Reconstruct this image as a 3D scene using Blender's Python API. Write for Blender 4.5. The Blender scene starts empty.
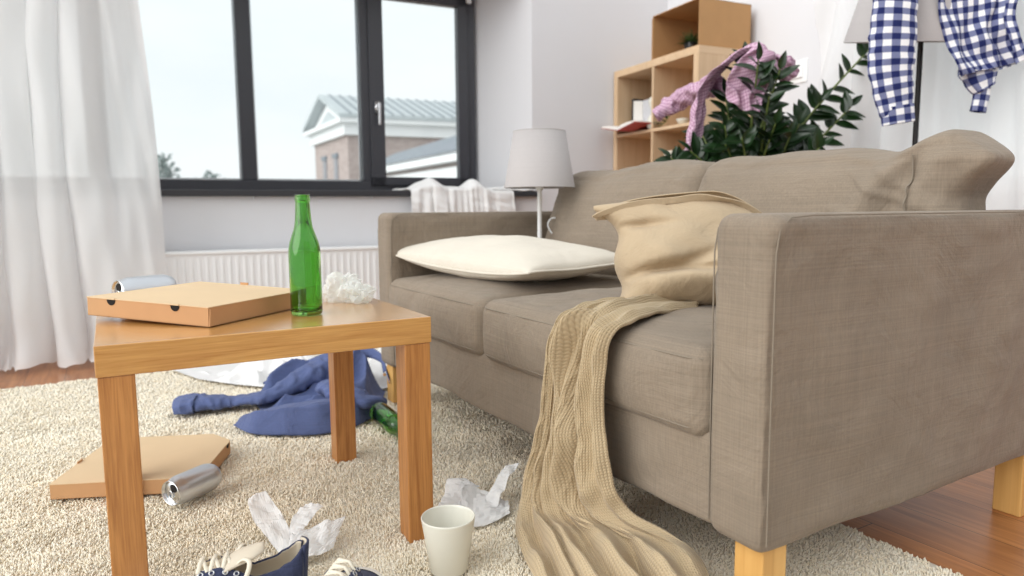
import bpy, bmesh, math, random
import numpy as np
from mathutils import Vector, Matrix, noise as mnoise

random.seed(7)
RNG = np.random.default_rng(11)
C = bpy.context.scene.collection
PI = math.pi
R = math.radians

# ------------------------------------------------------------------ helpers
def set_tags(o, label=None, cat=None, group=None, kind=None):
    if label: o['label'] = label
    if cat: o['category'] = cat
    if group: o['group'] = group
    if kind: o['kind'] = kind
    return o

def thing(name, label, cat, loc=(0, 0, 0), rotz=0.0, group=None, rot=None):
    o = bpy.data.objects.new(name, None)
    o.empty_display_size = 0.05
    C.objects.link(o)
    o.location = loc
    o.rotation_euler = rot if rot is not None else (0, 0, rotz)
    return set_tags(o, label, cat, group)

def link(name, me, mat=None, parent=None, label=None, smooth=True):
    o = bpy.data.objects.new(name, me)
    C.objects.link(o)
    if mat is not None:
        for m in (mat if isinstance(mat, (list, tuple)) else [mat]):
            me.materials.append(m)
    if smooth:
        me.polygons.foreach_set('use_smooth', [True] * len(me.polygons))
    if parent is not None: o.parent = parent
    if label: o['label'] = label
    return o

def struct(name, me, mat, parent=None, loc=None, rotz=0.0, smooth=False):
    o = link(name, me, mat, parent, smooth=smooth)
    if parent is None:
        o['kind'] = 'structure'
        if loc is not None:
            o.location = loc; o.rotation_euler = (0, 0, rotz)
    return o

def mesh_pf(name, verts, faces, uvs=None):
    me = bpy.data.meshes.new(name)
    me.from_pydata([tuple(map(float, v)) for v in verts], [], [tuple(map(int, f)) for f in faces])
    if uvs is not None:
        ul = me.uv_layers.new(name='UVMap')
        li = np.empty(len(me.loops), dtype=np.int32)
        me.loops.foreach_get('vertex_index', li)
        ul.data.foreach_set('uv', np.asarray(uvs, dtype=np.float32)[li].ravel())
    me.update()
    return me

class MB:
    """collects pieces (verts, faces, uv) into one mesh"""
    def __init__(s): s.v = []; s.f = []; s.uv = []; s.mi = []
    def add(s, v, f, uv=None, mi=0):
        b = len(s.v)
        v = [tuple(map(float, p)) for p in v]
        s.v += v
        s.uv += ([tuple(map(float, q)) for q in uv] if uv is not None else [(0.0, 0.0)] * len(v))
        s.f += [tuple(int(i) + b for i in q) for q in f]
        s.mi += [mi] * len(f)
        return s
    def box(s, x0, x1, y0, y1, z0, z1, mi=0):
        v = [(x0,y0,z0),(x1,y0,z0),(x1,y1,z0),(x0,y1,z0),(x0,y0,z1),(x1,y0,z1),(x1,y1,z1),(x0,y1,z1)]
        f = [(0,3,2,1),(4,5,6,7),(0,1,5,4),(1,2,6,5),(2,3,7,6),(3,0,4,7)]
        return s.add(v, f, None, mi)
    def grid(s, P, uv=None, cu=False, cv=False, mi=0, flip=False):
        P = np.asarray(P, float); nu, nv = P.shape[:2]
        f = []
        for i in range(nu if cu else nu - 1):
            for j in range(nv if cv else nv - 1):
                a = i*nv + j; b = ((i+1) % nu)*nv + j
                c = ((i+1) % nu)*nv + (j+1) % nv; d = i*nv + (j+1) % nv
                f.append((a,d,c,b) if flip else (a,b,c,d))
        s.add(P.reshape(-1,3), f, None if uv is None else np.asarray(uv, float).reshape(-1,2), mi)
        return s
    def lathe(s, prof, seg=40, centre=(0,0,0), mi=0, flip=False):
        P = np.zeros((seg, len(prof), 3))
        for k in range(seg):
            a = 2*PI*k/seg
            for j, (r, z) in enumerate(prof):
                P[k,j] = (centre[0]+r*math.cos(a), centre[1]+r*math.sin(a), centre[2]+z)
        return s.grid(P, cu=True, mi=mi, flip=flip)
    def tube(s, pts, rad, seg=10, caps=True, mi=0, closed=False, flat=1.0):
        pts = [Vector(p) for p in pts]; n = len(pts)
        rads = rad if hasattr(rad, '__len__') else [rad]*n
        ref = None; P = np.zeros((n, seg, 3))
        for i in range(n):
            if closed: t = pts[(i+1) % n]-pts[i-1]
            else: t = pts[min(i+1,n-1)]-pts[max(i-1,0)]
            t = t.normalized() if t.length > 1e-9 else Vector((0,0,1))
            if ref is None:
                ref = Vector((0,0,1)) if abs(t.z) < .9 else Vector((1,0,0))
            a = (ref - t*ref.dot(t)).normalized(); b = t.cross(a); ref = a
            for k in range(seg):
                q = 2*PI*k/seg
                P[i,k] = pts[i] + a*(math.cos(q)*rads[i]*flat) + b*(math.sin(q)*rads[i])
        s.grid(P, cu=closed, cv=True, mi=mi, flip=True)
        if caps and not closed:
            for i, fl in ((0, False), (n-1, True)):
                ring = list(P[i]); f = list(range(seg))
                s.add(ring, [f if fl else f[::-1]], None, mi)
        return s
    def mesh(s, name='m'):
        me = mesh_pf(name, s.v, s.f, s.uv)
        me.polygons.foreach_set('material_index', s.mi)
        return me
    def build(s, name, mat, parent=None, label=None, smooth=True):
        return link(name, s.mesh(name), mat, parent, label, smooth)

def bevel(o, w=0.003, seg=2, angle=0.6):
    m = o.modifiers.new('bevel', 'BEVEL'); m.width = w; m.segments = seg
    m.limit_method = 'ANGLE'; m.angle_limit = angle
    m.harden_normals = False
    return o

def subsurf(o, n=1):
    m = o.modifiers.new('sub', 'SUBSURF'); m.levels = n; m.render_levels = n
    return o

def solid(o, t, off=0.0):
    m = o.modifiers.new('solid', 'SOLIDIFY'); m.thickness = t; m.offset = off
    return o

# smooth pseudo noise : sum of random plane waves, vectorised
def wave_noise(seed, n=14, freq=1.0, spread=0.6, dirs=None):
    g = np.random.default_rng(seed)
    k = g.normal(size=(n,3)); k /= np.linalg.norm(k, axis=1)[:,None]
    if dirs is not None: k = k*np.asarray(dirs)
    k *= freq*2*PI*np.exp(g.normal(size=(n,1))*spread)
    ph = g.uniform(0, 2*PI, n); am = g.uniform(.4, 1, n); am /= np.sqrt((am**2).sum()/2)
    def f(p):
        p = np.asarray(p, float)
        return (np.sin(p @ k.T + ph)*am).sum(-1)*.7
    return f
def ridged(f, sharp=1.0):
    return lambda p: (1-np.minimum(1, np.abs(f(p))*sharp))
def smooth01(x): x = np.clip(x, 0, 1); return x*x*(3-2*x)

def catmull(pts, n):
    pts = np.asarray(pts, float); m = len(pts)
    u = np.linspace(0, m-1-1e-9, n); i = u.astype(int); t = (u-i)[:,None]
    g = lambda k: pts[np.clip(k, 0, m-1)]
    p0, p1, p2, p3 = g(i-1), g(i), g(i+1), g(i+2)
    return .5*((2*p1)+(-p0+p2)*t+(2*p0-5*p1+4*p2-p3)*t*t+(-p0+3*p1-3*p2+p3)*t**3)

def grid_normals(P):
    du = np.gradient(P, axis=0); dv = np.gradient(P, axis=1)
    n = np.cross(du, dv); l = np.linalg.norm(n, axis=2, keepdims=True); l[l < 1e-9] = 1
    return n/l

def soft_box(hx, hy, hz, r, n=(20,20,10), fn=None):
    """rounded box from six grids, then fn(P)->P; returns a welded mesh"""
    mb = MB(); h = np.array([hx,hy,hz]); rr = min(r, *(h*.999))
    for ax in range(3):
        a, b = [(1,2),(2,0),(0,1)][ax]
        for sgn in (-1, 1):
            U = np.linspace(-1,1,n[a]+1); V = np.linspace(-1,1,n[b]+1)
            # denser near the edges
            U = np.sin(U*PI/2)*.35+U*.65; V = np.sin(V*PI/2)*.35+V*.65
            P = np.zeros((len(U),len(V),3))
            P[...,a] = (U*h[a])[:,None]; P[...,b] = (V*h[b])[None,:]; P[...,ax] = sgn*h[ax]
            inner = np.clip(P, -(h-rr), h-rr); d = P-inner
            l = np.linalg.norm(d, axis=2, keepdims=True); l[l<1e-9] = 1
            P = inner + d/l*rr
            mb.grid(P, flip=(sgn < 0))
    V = np.array(mb.v)
    if fn is not None: V = fn(V)
    me = mesh_pf('soft', V, mb.f)
    bm = bmesh.new(); bm.from_mesh(me)
    bmesh.ops.remove_doubles(bm, verts=bm.verts, dist=2e-4)
    bmesh.ops.recalc_face_normals(bm, faces=bm.faces)
    bm.to_mesh(me); bm.free()
    return me

# ------------------------------------------------------------------ materials
def srgb(r, g, b):
    f = lambda c: (c/255/12.92) if c/255 <= .04045 else ((c/255+.055)/1.055)**2.4
    return (f(r), f(g), f(b), 1.0)

class NT:
    def __init__(s, name):
        s.m = bpy.data.materials.new(name); s.m.use_nodes = True
        s.t = s.m.node_tree; s.t.nodes.clear()
        s.out = s.n('ShaderNodeOutputMaterial')
    def n(s, typ, **kw):
        nd = s.t.nodes.new(typ)
        for k, v in kw.items():
            if k.startswith('i_'):
                key = k[2:]
                key = int(key) if key.isdigit() else key.replace('_', ' ')
                nd.inputs[key].default_value = v
            else: setattr(nd, k, v)
        return nd
    def l(s, a, b): s.t.links.new(a, b)
    def coords(s, kind='Object', scale=(1,1,1), rot=(0,0,0)):
        tc = s.n('ShaderNodeTexCoord'); mp = s.n('ShaderNodeMapping')
        mp.inputs['Scale'].default_value = scale; mp.inputs['Rotation'].default_value = rot
        s.l(tc.outputs[kind], mp.inputs['Vector']); return mp.outputs['Vector']
    def noise(s, vec, scale, detail=4, rough=.55, dist=0.0):
        nd = s.n('ShaderNodeTexNoise'); s.l(vec, nd.inputs['Vector'])
        nd.inputs['Scale'].default_value = scale; nd.inputs['Detail'].default_value = detail
        nd.inputs['Roughness'].default_value = rough; nd.inputs['Distortion'].default_value = dist
        return nd.outputs['Fac']
    def wave(s, vec, scale, axis='X', dist=0.0, dscale=1.0, prof='SIN'):
        nd = s.n('ShaderNodeTexWave'); s.l(vec, nd.inputs['Vector'])
        nd.bands_direction = axis; nd.wave_profile = prof
        nd.inputs['Scale'].default_value = scale; nd.inputs['Distortion'].default_value = dist
        nd.inputs['Detail Scale'].default_value = dscale
        return nd.outputs['Fac']
    def ramp(s, fac, stops, interp='LINEAR'):
        nd = s.n('ShaderNodeValToRGB'); s.l(fac, nd.inputs['Fac']); cr = nd.color_ramp
        cr.interpolation = interp
        while len(cr.elements) < len(stops): cr.elements.new(.5)
        for e, (p, c) in zip(cr.elements, stops): e.position = p; e.color = c
        return nd.outputs['Color']
    def math(s, op, a, b=None):
        nd = s.n('ShaderNodeMath', operation=op)
        for i, x in enumerate((a, b)):
            if x is None: continue
            if isinstance(x, (int, float)): nd.inputs[i].default_value = x
            else: s.l(x, nd.inputs[i])
        return nd.outputs[0]
    def mix(s, fac, a, b, mode='MIX'):
        nd = s.n('ShaderNodeMix', data_type='RGBA', blend_type=mode)
        for key, x in ((0, fac), (6, a), (7, b)):
            if isinstance(x, (int, float, tuple)): nd.inputs[key].default_value = x
            else: s.l(x, nd.inputs[key])
        return nd.outputs[2]
    def bump(s, h, strength=.3, dist=.01, prev=None):
        nd = s.n('ShaderNodeBump'); s.l(h, nd.inputs['Height'])
        nd.inputs['Strength'].default_value = strength; nd.inputs['Distance'].default_value = dist
        if prev is not None: s.l(prev, nd.inputs['Normal'])
        return nd.outputs['Normal']
    def bsdf(s, col, rough=.7, normal=None, **kw):
        b = s.n('ShaderNodeBsdfPrincipled')
        if isinstance(col, tuple): b.inputs['Base Color'].default_value = col
        else: s.l(col, b.inputs['Base Color'])
        if isinstance(rough, (int, float)): b.inputs['Roughness'].default_value = rough
        else: s.l(rough, b.inputs['Roughness'])
        for k, v in kw.items(): b.inputs[k.replace('_', ' ')].default_value = v
        if normal is not None: s.l(normal, b.inputs['Normal'])
        return b
    def done(s, sh):
        s.l(sh.outputs[0], s.out.inputs['Surface']); return s.m

def mat_plain(name, c, rough=.6, bump=None, var=0.0, vscale=8, **kw):
    t = NT(name); v = t.coords(); col = srgb(*c)
    if var:
        d = tuple(x*(1-var) for x in col[:3])+(1,); u = tuple(min(1, x*(1+var)) for x in col[:3])+(1,)
        col = t.ramp(t.noise(v, vscale, 5), [(.3, d), (.7, u)])
    nrm = t.bump(t.noise(v, bump[0], 4), bump[1], bump[2]) if bump else None
    return t.done(t.bsdf(col, rough, nrm, **kw))

def mat_fabric(name, c, weave=900, var=.08, wr=.25, sheen=.15, dirs=(1,1,1), wscale=14, slub=.12):
    """woven cloth: fine weave, slubs, broad wrinkles in the bump"""
    t = NT(name); v = t.coords(); col = srgb(*c)
    d = tuple(x*(1-var*1.6) for x in col[:3])+(1,); u = tuple(min(1, x*(1+var)) for x in col[:3])+(1,)
    base = t.ramp(t.noise(v, 6, 6, .6), [(.3, d), (.7, u)])
    sl1 = t.noise(t.coords(scale=(3,3,weave*.35)), 1.0, 3, .6)
    sl2 = t.noise(t.coords(scale=(weave*.35,weave*.35,4)), 1.0, 3, .6)
    weav = t.math('ADD', sl1, sl2)
    k = t.ramp(t.math('MULTIPLY', weav, .5), [(.35, (1-slub*1.5,)*3+(1,)), (.65, (1+slub*.0,)*3+(1,))])
    colr = t.mix(1.0, base, k, 'MULTIPLY')
    n1 = t.bump(t.noise(v, wscale, 5, .6, 1.2), wr, .012)
    n2 = t.bump(weav, .35, .0012, n1)
    return t.done(t.bsdf(colr, .9, n2, Sheen_Weight=sheen, Specular_IOR_Level=.2))

def mat_wood(name, light, dark, axis='X', scale=1.0, rough=.4, coat=0.0, spec=.5, contrast=1.0):
    t = NT(name)
    st = {'X': (1.2, 22, 22), 'Y': (22, 1.2, 22), 'Z': (22, 22, 1.2)}[axis]
    st = tuple(x*scale for x in st)
    v = t.coords(scale=st)
    n1 = t.noise(v, 1.6, 6, .6, .8)
    st2 = tuple(x*7 if x > 5*scale else x*3 for x in st)
    n2 = t.noise(t.coords(scale=st2), 1.2, 3, .6)
    f = t.math('ADD', t.math('MULTIPLY', n1, .62), t.math('MULTIPLY', n2, .38))
    c = .16/contrast
    col = t.ramp(f, [(.5-c, srgb(*dark)), (.5+c, srgb(*light))])
    nr = t.bump(n2, .12, .001)
    return t.done(t.bsdf(col, rough, nr, Coat_Weight=coat, Coat_Roughness=.24, Specular_IOR_Level=spec))

def mat_glass(name, c, rough=.0, ior=1.5, density=None):
    t = NT(name)
    b = t.bsdf(srgb(*c), rough, None, Transmission_Weight=1.0, IOR=ior)
    return t.done(b)

def mat_sheer(name, c=(250,250,250), trans=.3, transl=.5, bump=0):
    t = NT(name); v = t.coords()
    d = t.n('ShaderNodeBsdfDiffuse', i_Color=srgb(*c)); tl = t.n('ShaderNodeBsdfTranslucent', i_Color=srgb(*c))
    tr = t.n('ShaderNodeBsdfTransparent')
    if bump:
        nr = t.bump(t.noise(v, 30, 4), bump, .006); t.l(nr, d.inputs['Normal']); t.l(nr, tl.inputs['Normal'])
    m1 = t.n('ShaderNodeMixShader', i_0=transl); t.l(d.outputs[0], m1.inputs[1]); t.l(tl.outputs[0], m1.inputs[2])
    m2 = t.n('ShaderNodeMixShader', i_0=trans); t.l(m1.outputs[0], m2.inputs[1]); t.l(tr.outputs[0], m2.inputs[2])
    return t.done(m2)

def mat_pane(name):
    t = NT(name)
    tr = t.n('ShaderNodeBsdfTransparent', i_Color=(.97,.985,.985,1)); gl = t.n('ShaderNodeBsdfGlossy', i_Roughness=.0)
    fr = t.n('ShaderNodeFresnel', i_IOR=1.3)
    m = t.n('ShaderNodeMixShader'); t.l(fr.outputs[0], m.inputs[0]); t.l(tr.outputs[0], m.inputs[1]); t.l(gl.outputs[0], m.inputs[2])
    return t.done(m)

def mat_gingham(name, light, mid, dark, period, rot=0.0, wr=.3):
    """checks carried by the UVs, which are laid out in metres of cloth"""
    t = NT(name)
    v = t.coords('UV', scale=(1/period, 1/period, 1), rot=(0,0,rot))
    sx = t.n('ShaderNodeSeparateXYZ'); t.l(v, sx.inputs[0])
    def stripe(o):
        fr = t.math('FRACT', o)
        nd = t.n('ShaderNodeMapRange', interpolation_type='SMOOTHSTEP'); t.l(t.math('ABSOLUTE', t.math('SUBTRACT', fr, .5)), nd.inputs[0])
        nd.inputs[1].default_value = .22; nd.inputs[2].default_value = .28
        return nd.outputs[0]
    s = t.math('MULTIPLY', t.math('ADD', stripe(sx.outputs[0]), stripe(sx.outputs[1])), .5)
    col = t.ramp(s, [(0, srgb(*light)), (.5, srgb(*mid)), (1, srgb(*dark))])
    ob = t.coords()
    nr = t.bump(t.noise(ob, 25, 4, .6, 1), wr, .008)
    return t.done(t.bsdf(col, .9, nr, Specular_IOR_Level=.2))

MAT = {}
MAT['wall'] = mat_plain('white_wall_paint', (219,219,222), .85, (40, .08, .004), .01, 3)
MAT['sill_black'] = mat_plain('anthracite_window_frame', (58,59,65), .35)
MAT['sill_board'] = mat_plain('dark_sill_board', (50,50,54), .4)
MAT['pane'] = mat_pane('window_pane_glass')
MAT['metal_white'] = mat_plain('white_enamel', (240,240,240), .35)
MAT['steel'] = mat_plain('brushed_steel', (205,207,210), .3, None, 0, 8, Metallic=1.0)
MAT['oak'] = mat_wood('oak_veneer', (214,163,92), (184,128,64), 'X', 2.6, .26, 1.0, .6, 1.3)
MAT['oak_leg'] = mat_wood('oak_leg_veneer', (202,142,80), (160,102,50), 'Z', 2.4, .38, .1, .5, 1.2)
MAT['leg_wood'] = mat_wood('birch_leg', (226,180,110), (206,156,88), 'Z', .8, .45)
MAT['birch'] = mat_wood('birch_bookcase', (218,190,156), (200,168,132), 'Z', .6, .55)
MAT['birch_h'] = mat_wood('birch_bookcase_boards', (222,194,160), (204,172,136), 'X', .6, .55)
MAT['sofa'] = mat_fabric('taupe_linen', (146,132,116), 1200, .06, .75, .1, wscale=7.5, slub=.16)
MAT['sofa_seam'] = mat_plain('taupe_seam', (132,121,107), .9)
MAT['cream'] = mat_fabric('cream_cotton', (216,208,194), 1200, .02, .45, .1, wscale=11, slub=.03)
MAT['beige'] = mat_fabric('beige_cotton', (186,166,138), 1300, .03, .5, .1, wscale=11, slub=.03)
MAT['white_cloth'] = mat_fabric('white_cotton', (234,233,232), 1000, .01, .3, .05, wscale=20, slub=.03)
MAT['blue_cloth'] = mat_fabric('blue_chambray', (92,105,148), 1300, .10, .8, .1, wscale=13, slub=.10)
MAT['denim'] = mat_fabric('navy_canvas', (66,72,100), 1500, .08, .1, .1, wscale=30, slub=.25)
MAT['lace'] = mat_plain('cream_lace', (232,224,206), .9, (700, .4, .001))
MAT['lining'] = mat_plain('cream_lining', (214,203,184), .95, (500, .3, .001))
MAT['rubber'] = mat_plain('white_rubber', (236,233,226), .55)
MAT['card'] = mat_plain('brown_cardboard', (196,150,106), .8, (60, .06, .002), .04, 12)
MAT['card_top'] = mat_plain('pale_cardboard', (220,192,154), .75, (60, .05, .002), .03, 10)
MAT['card_box'] = mat_plain('carton_board', (182,140,94), .85, (60, .06, .002), .04, 12)
MAT['card_dark'] = mat_plain('cut_hole', (24,18,14), .9)
MAT['alu'] = mat_plain('can_aluminium', (208,211,216), .36, None, 0, 8, Metallic=.85)
MAT['alu_end'] = mat_plain('can_end_metal', (222,224,226), .22, None, 0, 8, Metallic=1.0)
MAT['tissue'] = mat_sheer('thin_paper', (252,252,252), .04, .35, .2)
MAT['plastic'] = mat_sheer('thin_plastic_film', (246,248,246), .32, .4, .3)
MAT['mug'] = mat_plain('glazed_stoneware', (221,219,207), .25, None, .01, 30, Coat_Weight=.3)
MAT['shade'] = mat_fabric('grey_lampshade', (182,177,176), 1500, .01, .03, 0, wscale=40, slub=.04)
MAT['black_metal'] = mat_plain('black_metal', (28,26,26), .4)
MAT['leaf'] = mat_plain('zz_leaf', (26,50,22), .28, None, .4, 20)
MAT['stem'] = mat_plain('zz_stem', (104,120,62), .5)
MAT['grass'] = mat_plain('small_grass', (58,84,40), .6, None, .3, 30)
MAT['soil'] = mat_plain('potting_soil', (52,38,28), .95, (90, .6, .01))
MAT['paper'] = mat_plain('page_paper', (238,234,228), .85)
MAT['page_print'] = mat_plain('printed_page', (196,196,200), .8, None, .10, 60)
MAT['red'] = mat_plain('red_cover', (168,62,54), .6)
MAT['dark_book'] = mat_plain('dark_cover', (46,38,34), .6)
MAT['gingham'] = mat_gingham('navy_gingham', (238,238,240), (118,124,158), (34,42,92), .040, 0, .25)
MAT['pink_check'] = mat_gingham('lilac_gingham', (216,190,206), (190,152,174), (164,122,150), .014, .35, .4)
MAT['curtain'] = mat_sheer('sheer_curtain', (255,255,255), .13, .5)
MAT['brick'] = None

def mat_floor():
    t = NT('oak_plank_floor'); v = t.coords()
    sx = t.n('ShaderNodeSeparateXYZ'); t.l(v, sx.inputs[0])
    row = t.math('DIVIDE', sx.outputs[1], .135); fr = t.math('FRACT', row); ri = t.math('FLOOR', row)
    col_ = t.math('ADD', t.math('DIVIDE', sx.outputs[0], 1.6), t.math('MULTIPLY', ri, .37)); fc = t.math('FRACT', col_); ci = t.math('FLOOR', col_)
    cv = t.n('ShaderNodeCombineXYZ'); t.l(ri, cv.inputs[0]); t.l(ci, cv.inputs[1])
    wn_ = t.n('ShaderNodeTexWhiteNoise', noise_dimensions='2D'); t.l(cv.outputs[0], wn_.inputs['Vector'])
    n = t.noise(t.coords(scale=(2.2,30,30)), 1.4, 6, .6, 1.0)
    g = t.ramp(n, [(.3, srgb(150,92,52)), (.7, srgb(196,134,84))])
    tone = t.ramp(wn_.outputs['Value'], [(0, (.80,.80,.80,1)), (1, (1,1,1,1))])
    col = t.mix(1.0, g, tone, 'MULTIPLY')
    gap = t.math('MAXIMUM', t.math('GREATER_THAN', t.math('ABSOLUTE', t.math('SUBTRACT', fr, .5)), .4925), t.math('GREATER_THAN', t.math('ABSOLUTE', t.math('SUBTRACT', fc, .5)), .4993))
    col = t.mix(gap, col, srgb(74,46,28))
    return t.done(t.bsdf(col, .30, t.bump(n, .06, .002), Specular_IOR_Level=.55))
MAT['floor'] = mat_floor()

def mat_rug(name, island):
    t = NT(name); v = t.coords()
    if island:
        ge = t.n('ShaderNodeNewGeometry'); f = t.math('ADD', t.math('MULTIPLY', ge.outputs['Random Per Island'], .6), t.math('MULTIPLY', t.noise(v, 9, 4, .7), .4))
        col = t.ramp(f, [(.1, srgb(248,234,208)), (.9, srgb(255,249,234))])
    else: col = srgb(232,222,204)
    return t.done(t.bsdf(col, .95, None, Specular_IOR_Level=.1, Sheen_Weight=.15))
MAT['rug'] = mat_rug('cream_rug_backing', False); MAT['rug_pile'] = mat_rug('cream_rug_pile', True)

def mat_knit():
    t = NT('beige_cable_knit'); col = srgb(192,172,140)
    v = t.coords('UV')
    # stitches: V rows, UV in metres (x across, y along)
    sx = t.n('ShaderNodeSeparateXYZ'); t.l(v, sx.inputs[0]); X, Y = sx.outputs[0], sx.outputs[1]
    cols = t.math('MULTIPLY', X, 2*PI/.0075)
    zig = t.math('MULTIPLY', t.math('ABSOLUTE', t.math('SINE', t.math('MULTIPLY', cols, .5))), 1.6)
    rows = t.math('ADD', t.math('MULTIPLY', Y, 2*PI/.006), zig)
    st = t.math('MULTIPLY', t.math('ADD', t.math('SINE', rows), 1.0), .5)
    colm = t.math('ABSOLUTE', t.math('SINE', t.math('MULTIPLY', cols, .5)))
    h = t.math('ADD', t.math('MULTIPLY', st, .5), t.math('MULTIPLY', colm, .6))
    # cables: twisted ropes every 9 cm
    cx = t.math('SUBTRACT', t.math('FRACT', t.math('DIVIDE', X, .085)), .5)
    sw = t.math('MULTIPLY', t.math('SINE', t.math('MULTIPLY', Y, 2*PI/.11)), .16)
    c1 = t.math('ABSOLUTE', t.math('SUBTRACT', cx, sw)); c2 = t.math('ABSOLUTE', t.math('ADD', cx, sw))
    cab = t.math('SUBTRACT', .13, t.math('MINIMUM', c1, c2)); cab = t.math('MAXIMUM', cab, 0.0)
    n0 = t.bump(cab, .6, .018)
    n1 = t.bump(h, .6, .0022, n0)
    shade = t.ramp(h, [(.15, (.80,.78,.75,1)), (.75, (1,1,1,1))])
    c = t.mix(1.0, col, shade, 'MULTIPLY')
    return t.done(t.bsdf(c, .95, n1, Sheen_Weight=.2, Specular_IOR_Level=.15))
MAT['knit'] = mat_knit()

def mat_brick():
    t = NT('far_brick'); v = t.coords(rot=(PI/2,0,0))
    br = t.n('ShaderNodeTexBrick'); t.l(v, br.inputs['Vector'])
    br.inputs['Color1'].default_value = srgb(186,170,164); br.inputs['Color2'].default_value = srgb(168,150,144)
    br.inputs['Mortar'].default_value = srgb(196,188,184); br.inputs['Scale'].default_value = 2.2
    return t.done(t.bsdf(br.outputs['Color'], .9))
MAT['brick'] = mat_brick()
MAT['stucco'] = mat_plain('far_white_cornice', (240,241,241), .8)
MAT['zinc'] = mat_plain('far_hazed_zinc_roof', (190,197,199), .7, None, .05, 3)  # distance haze is put into the colour, so it is paled
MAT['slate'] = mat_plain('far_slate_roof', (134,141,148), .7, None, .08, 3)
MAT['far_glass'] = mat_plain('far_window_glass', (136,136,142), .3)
MAT['far_tree'] = mat_plain('far_hazed_foliage', (150,160,158), .9, None, .2, 2)  # faint grey-green with the haze painted into the colour
MAT['far_ground'] = mat_plain('far_ground', (150,152,148), .9, None, .1, .2)

# ------------------------------------------------------------------ the room
ROOM = (.979, 4.51, 0.0); RZ = R(25)          # corner where the window wall meets the right wall
SOFA = (-.447, 2.338, 0.0); SZ = R(-59.2)      # far front corner of the sofa: x runs to the near arm, y to its back

fl = MB().box(-4.2, 5.2, -4.6, 4.2, -.06, 0.0).mesh('floor')
struct('floor', fl, MAT['floor'], None, SOFA, SZ)

# window wall: splayed reveals, 45 cm thick, the sill lies on the spandrel
wb = MB()
wb.box(-6.2, .30, 0, .45, -.06, .725)
wb.box(-6.2, .30, 0, .45, 1.93, 2.8)
def prism(mb, poly, z0, z1):
    n = len(poly)
    mb.add([(x,y,z0) for x,y in poly]+[(x,y,z1) for x,y in poly],
           [tuple(range(n))[::-1], tuple(range(n,2*n))]+[(i,(i+1)%n,n+(i+1)%n,n+i) for i in range(n)])
prism(wb, [(-.945,0),(.30,0),(.30,.45),(-1.165,.45)], .725, 1.93)
prism(wb, [(-6.2,0),(-5.1,0),(-4.9,.45),(-6.2,.45)], .725, 1.93)
struct('wall_back', wb.mesh('wall_back'), MAT['wall'], None, ROOM, RZ)

wr = MB()
wr.box(0, .30, -6.2, 0, -.06, .70)
wr.box(0, .30, -6.2, 0, 2.2, 2.8)
wr.box(0, .30, -1.50, 0, .70, 2.2)
wr.box(0, .30, -6.2, -3.4, .70, 2.2)
struct('wall_right', wr.mesh('wall_right'), MAT['wall'], None, ROOM, RZ)

wf = MB().box(-3.4, .30, -6.45, -6.2, -.06, 2.8)  # unseen wall behind the camera, added to block sky and bounce light
struct('added_wall_front', wf.mesh('added_wall_front'), MAT['wall'], None, ROOM, RZ)
bb = MB().box(-6.2, -.40, -.014, 0, 0, .07).mesh('baseboard_back')
struct('baseboard_back', bb, MAT['wall'], None, ROOM, RZ)
bb = MB().box(-.014, 0, -5.2, -.80, 0, .07).mesh('baseboard_right')
struct('baseboard_right', bb, MAT['wall'], None, ROOM, RZ)

def structure_empty(name, loc, rz):
    o = bpy.data.objects.new(name, None); C.objects.link(o); o.location = loc; o.rotation_euler = (0,0,rz)
    o.empty_display_size = .05; o['kind'] = 'structure'; return o

w1 = structure_empty('window_1', ROOM, RZ)
fr = MB()
fr.box(-4.95, -1.148, .36, .45, .757, .82)
fr.box(-4.95, -1.148, .36, .45, 1.86, 1.93)
fr.box(-1.235, -1.148, .36, .45, .82, 1.86)
for a, b in ((-1.845,-1.735), (-2.495,-2.42), (-3.20,-3.12), (-3.90,-3.82), (-4.95,-4.85)):
    fr.box(a, b, .36, .45, .82, 1.86)
bevel(link('window_frame', fr.mesh('window_frame'), MAT['sill_black'], w1, smooth=False), .004)
sash = MB()       # the casement that opens: a slightly proud frame of its own
for x0,x1,z0,z1 in ((-1.80,-1.715,.795,1.90),(-1.262,-1.20,.795,1.90),(-1.80,-1.20,.795,.845),(-1.80,-1.20,1.845,1.90)):
    sash.box(x0, x1, .345, .40, z0, z1)
so = bevel(link('window_sash', sash.mesh('window_sash'), MAT['sill_black'], w1, smooth=False), .004)
hd = MB()
hd.box(-1.772, -1.742, .335, .346, 1.20, 1.27)
hd.tube([(-1.757,.34,1.245),(-1.757,.300,1.245)], .009, 10)
hd.tube([(-1.757,.300,1.255),(-1.757,.298,1.20),(-1.757,.302,1.135)], [.011,.010,.009], 10)
link('handle', hd.mesh('handle'), MAT['steel'], so)
hg = MB(); hg.tube([(-1.19,.335,1.865),(-1.19,.335,1.93)], .011, 10); hg.box(-1.205,-1.175,.335,.35,1.87,1.925)
link('hinge', hg.mesh('hinge'), MAT['metal_white'], so)
for a, b, y in ((-1.735,-1.25,.385), (-2.42,-1.845,.40), (-3.12,-2.495,.40), (-3.82,-3.20,.40), (-4.85,-3.90,.40)):
    p = MB().box(a, b, y, y+.006, .815, 1.865)
    link('window_pane', p.mesh('window_pane'), MAT['pane'], w1, smooth=False)
    g = MB(); t = .010                      # pale spacer seen round the edge of the glass
    for x0,x1,z0,z1 in ((a,a+t,.82,1.86),(b-t,b,.82,1.86),(a,b,.82,.82+t),(a,b,1.86-t,1.86)):
        g.box(x0, x1, y+.007, y+.018, z0, z1)
    link('glazing_spacer', g.mesh('spacer'), MAT['steel'], w1, smooth=False)
si = MB(); prism(si, [(-5.0,-.035),(-.915,-.035),(-.915,0),(-.955,.002),(-1.148,.40),(-5.0,.40)], .725, .757)
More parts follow.
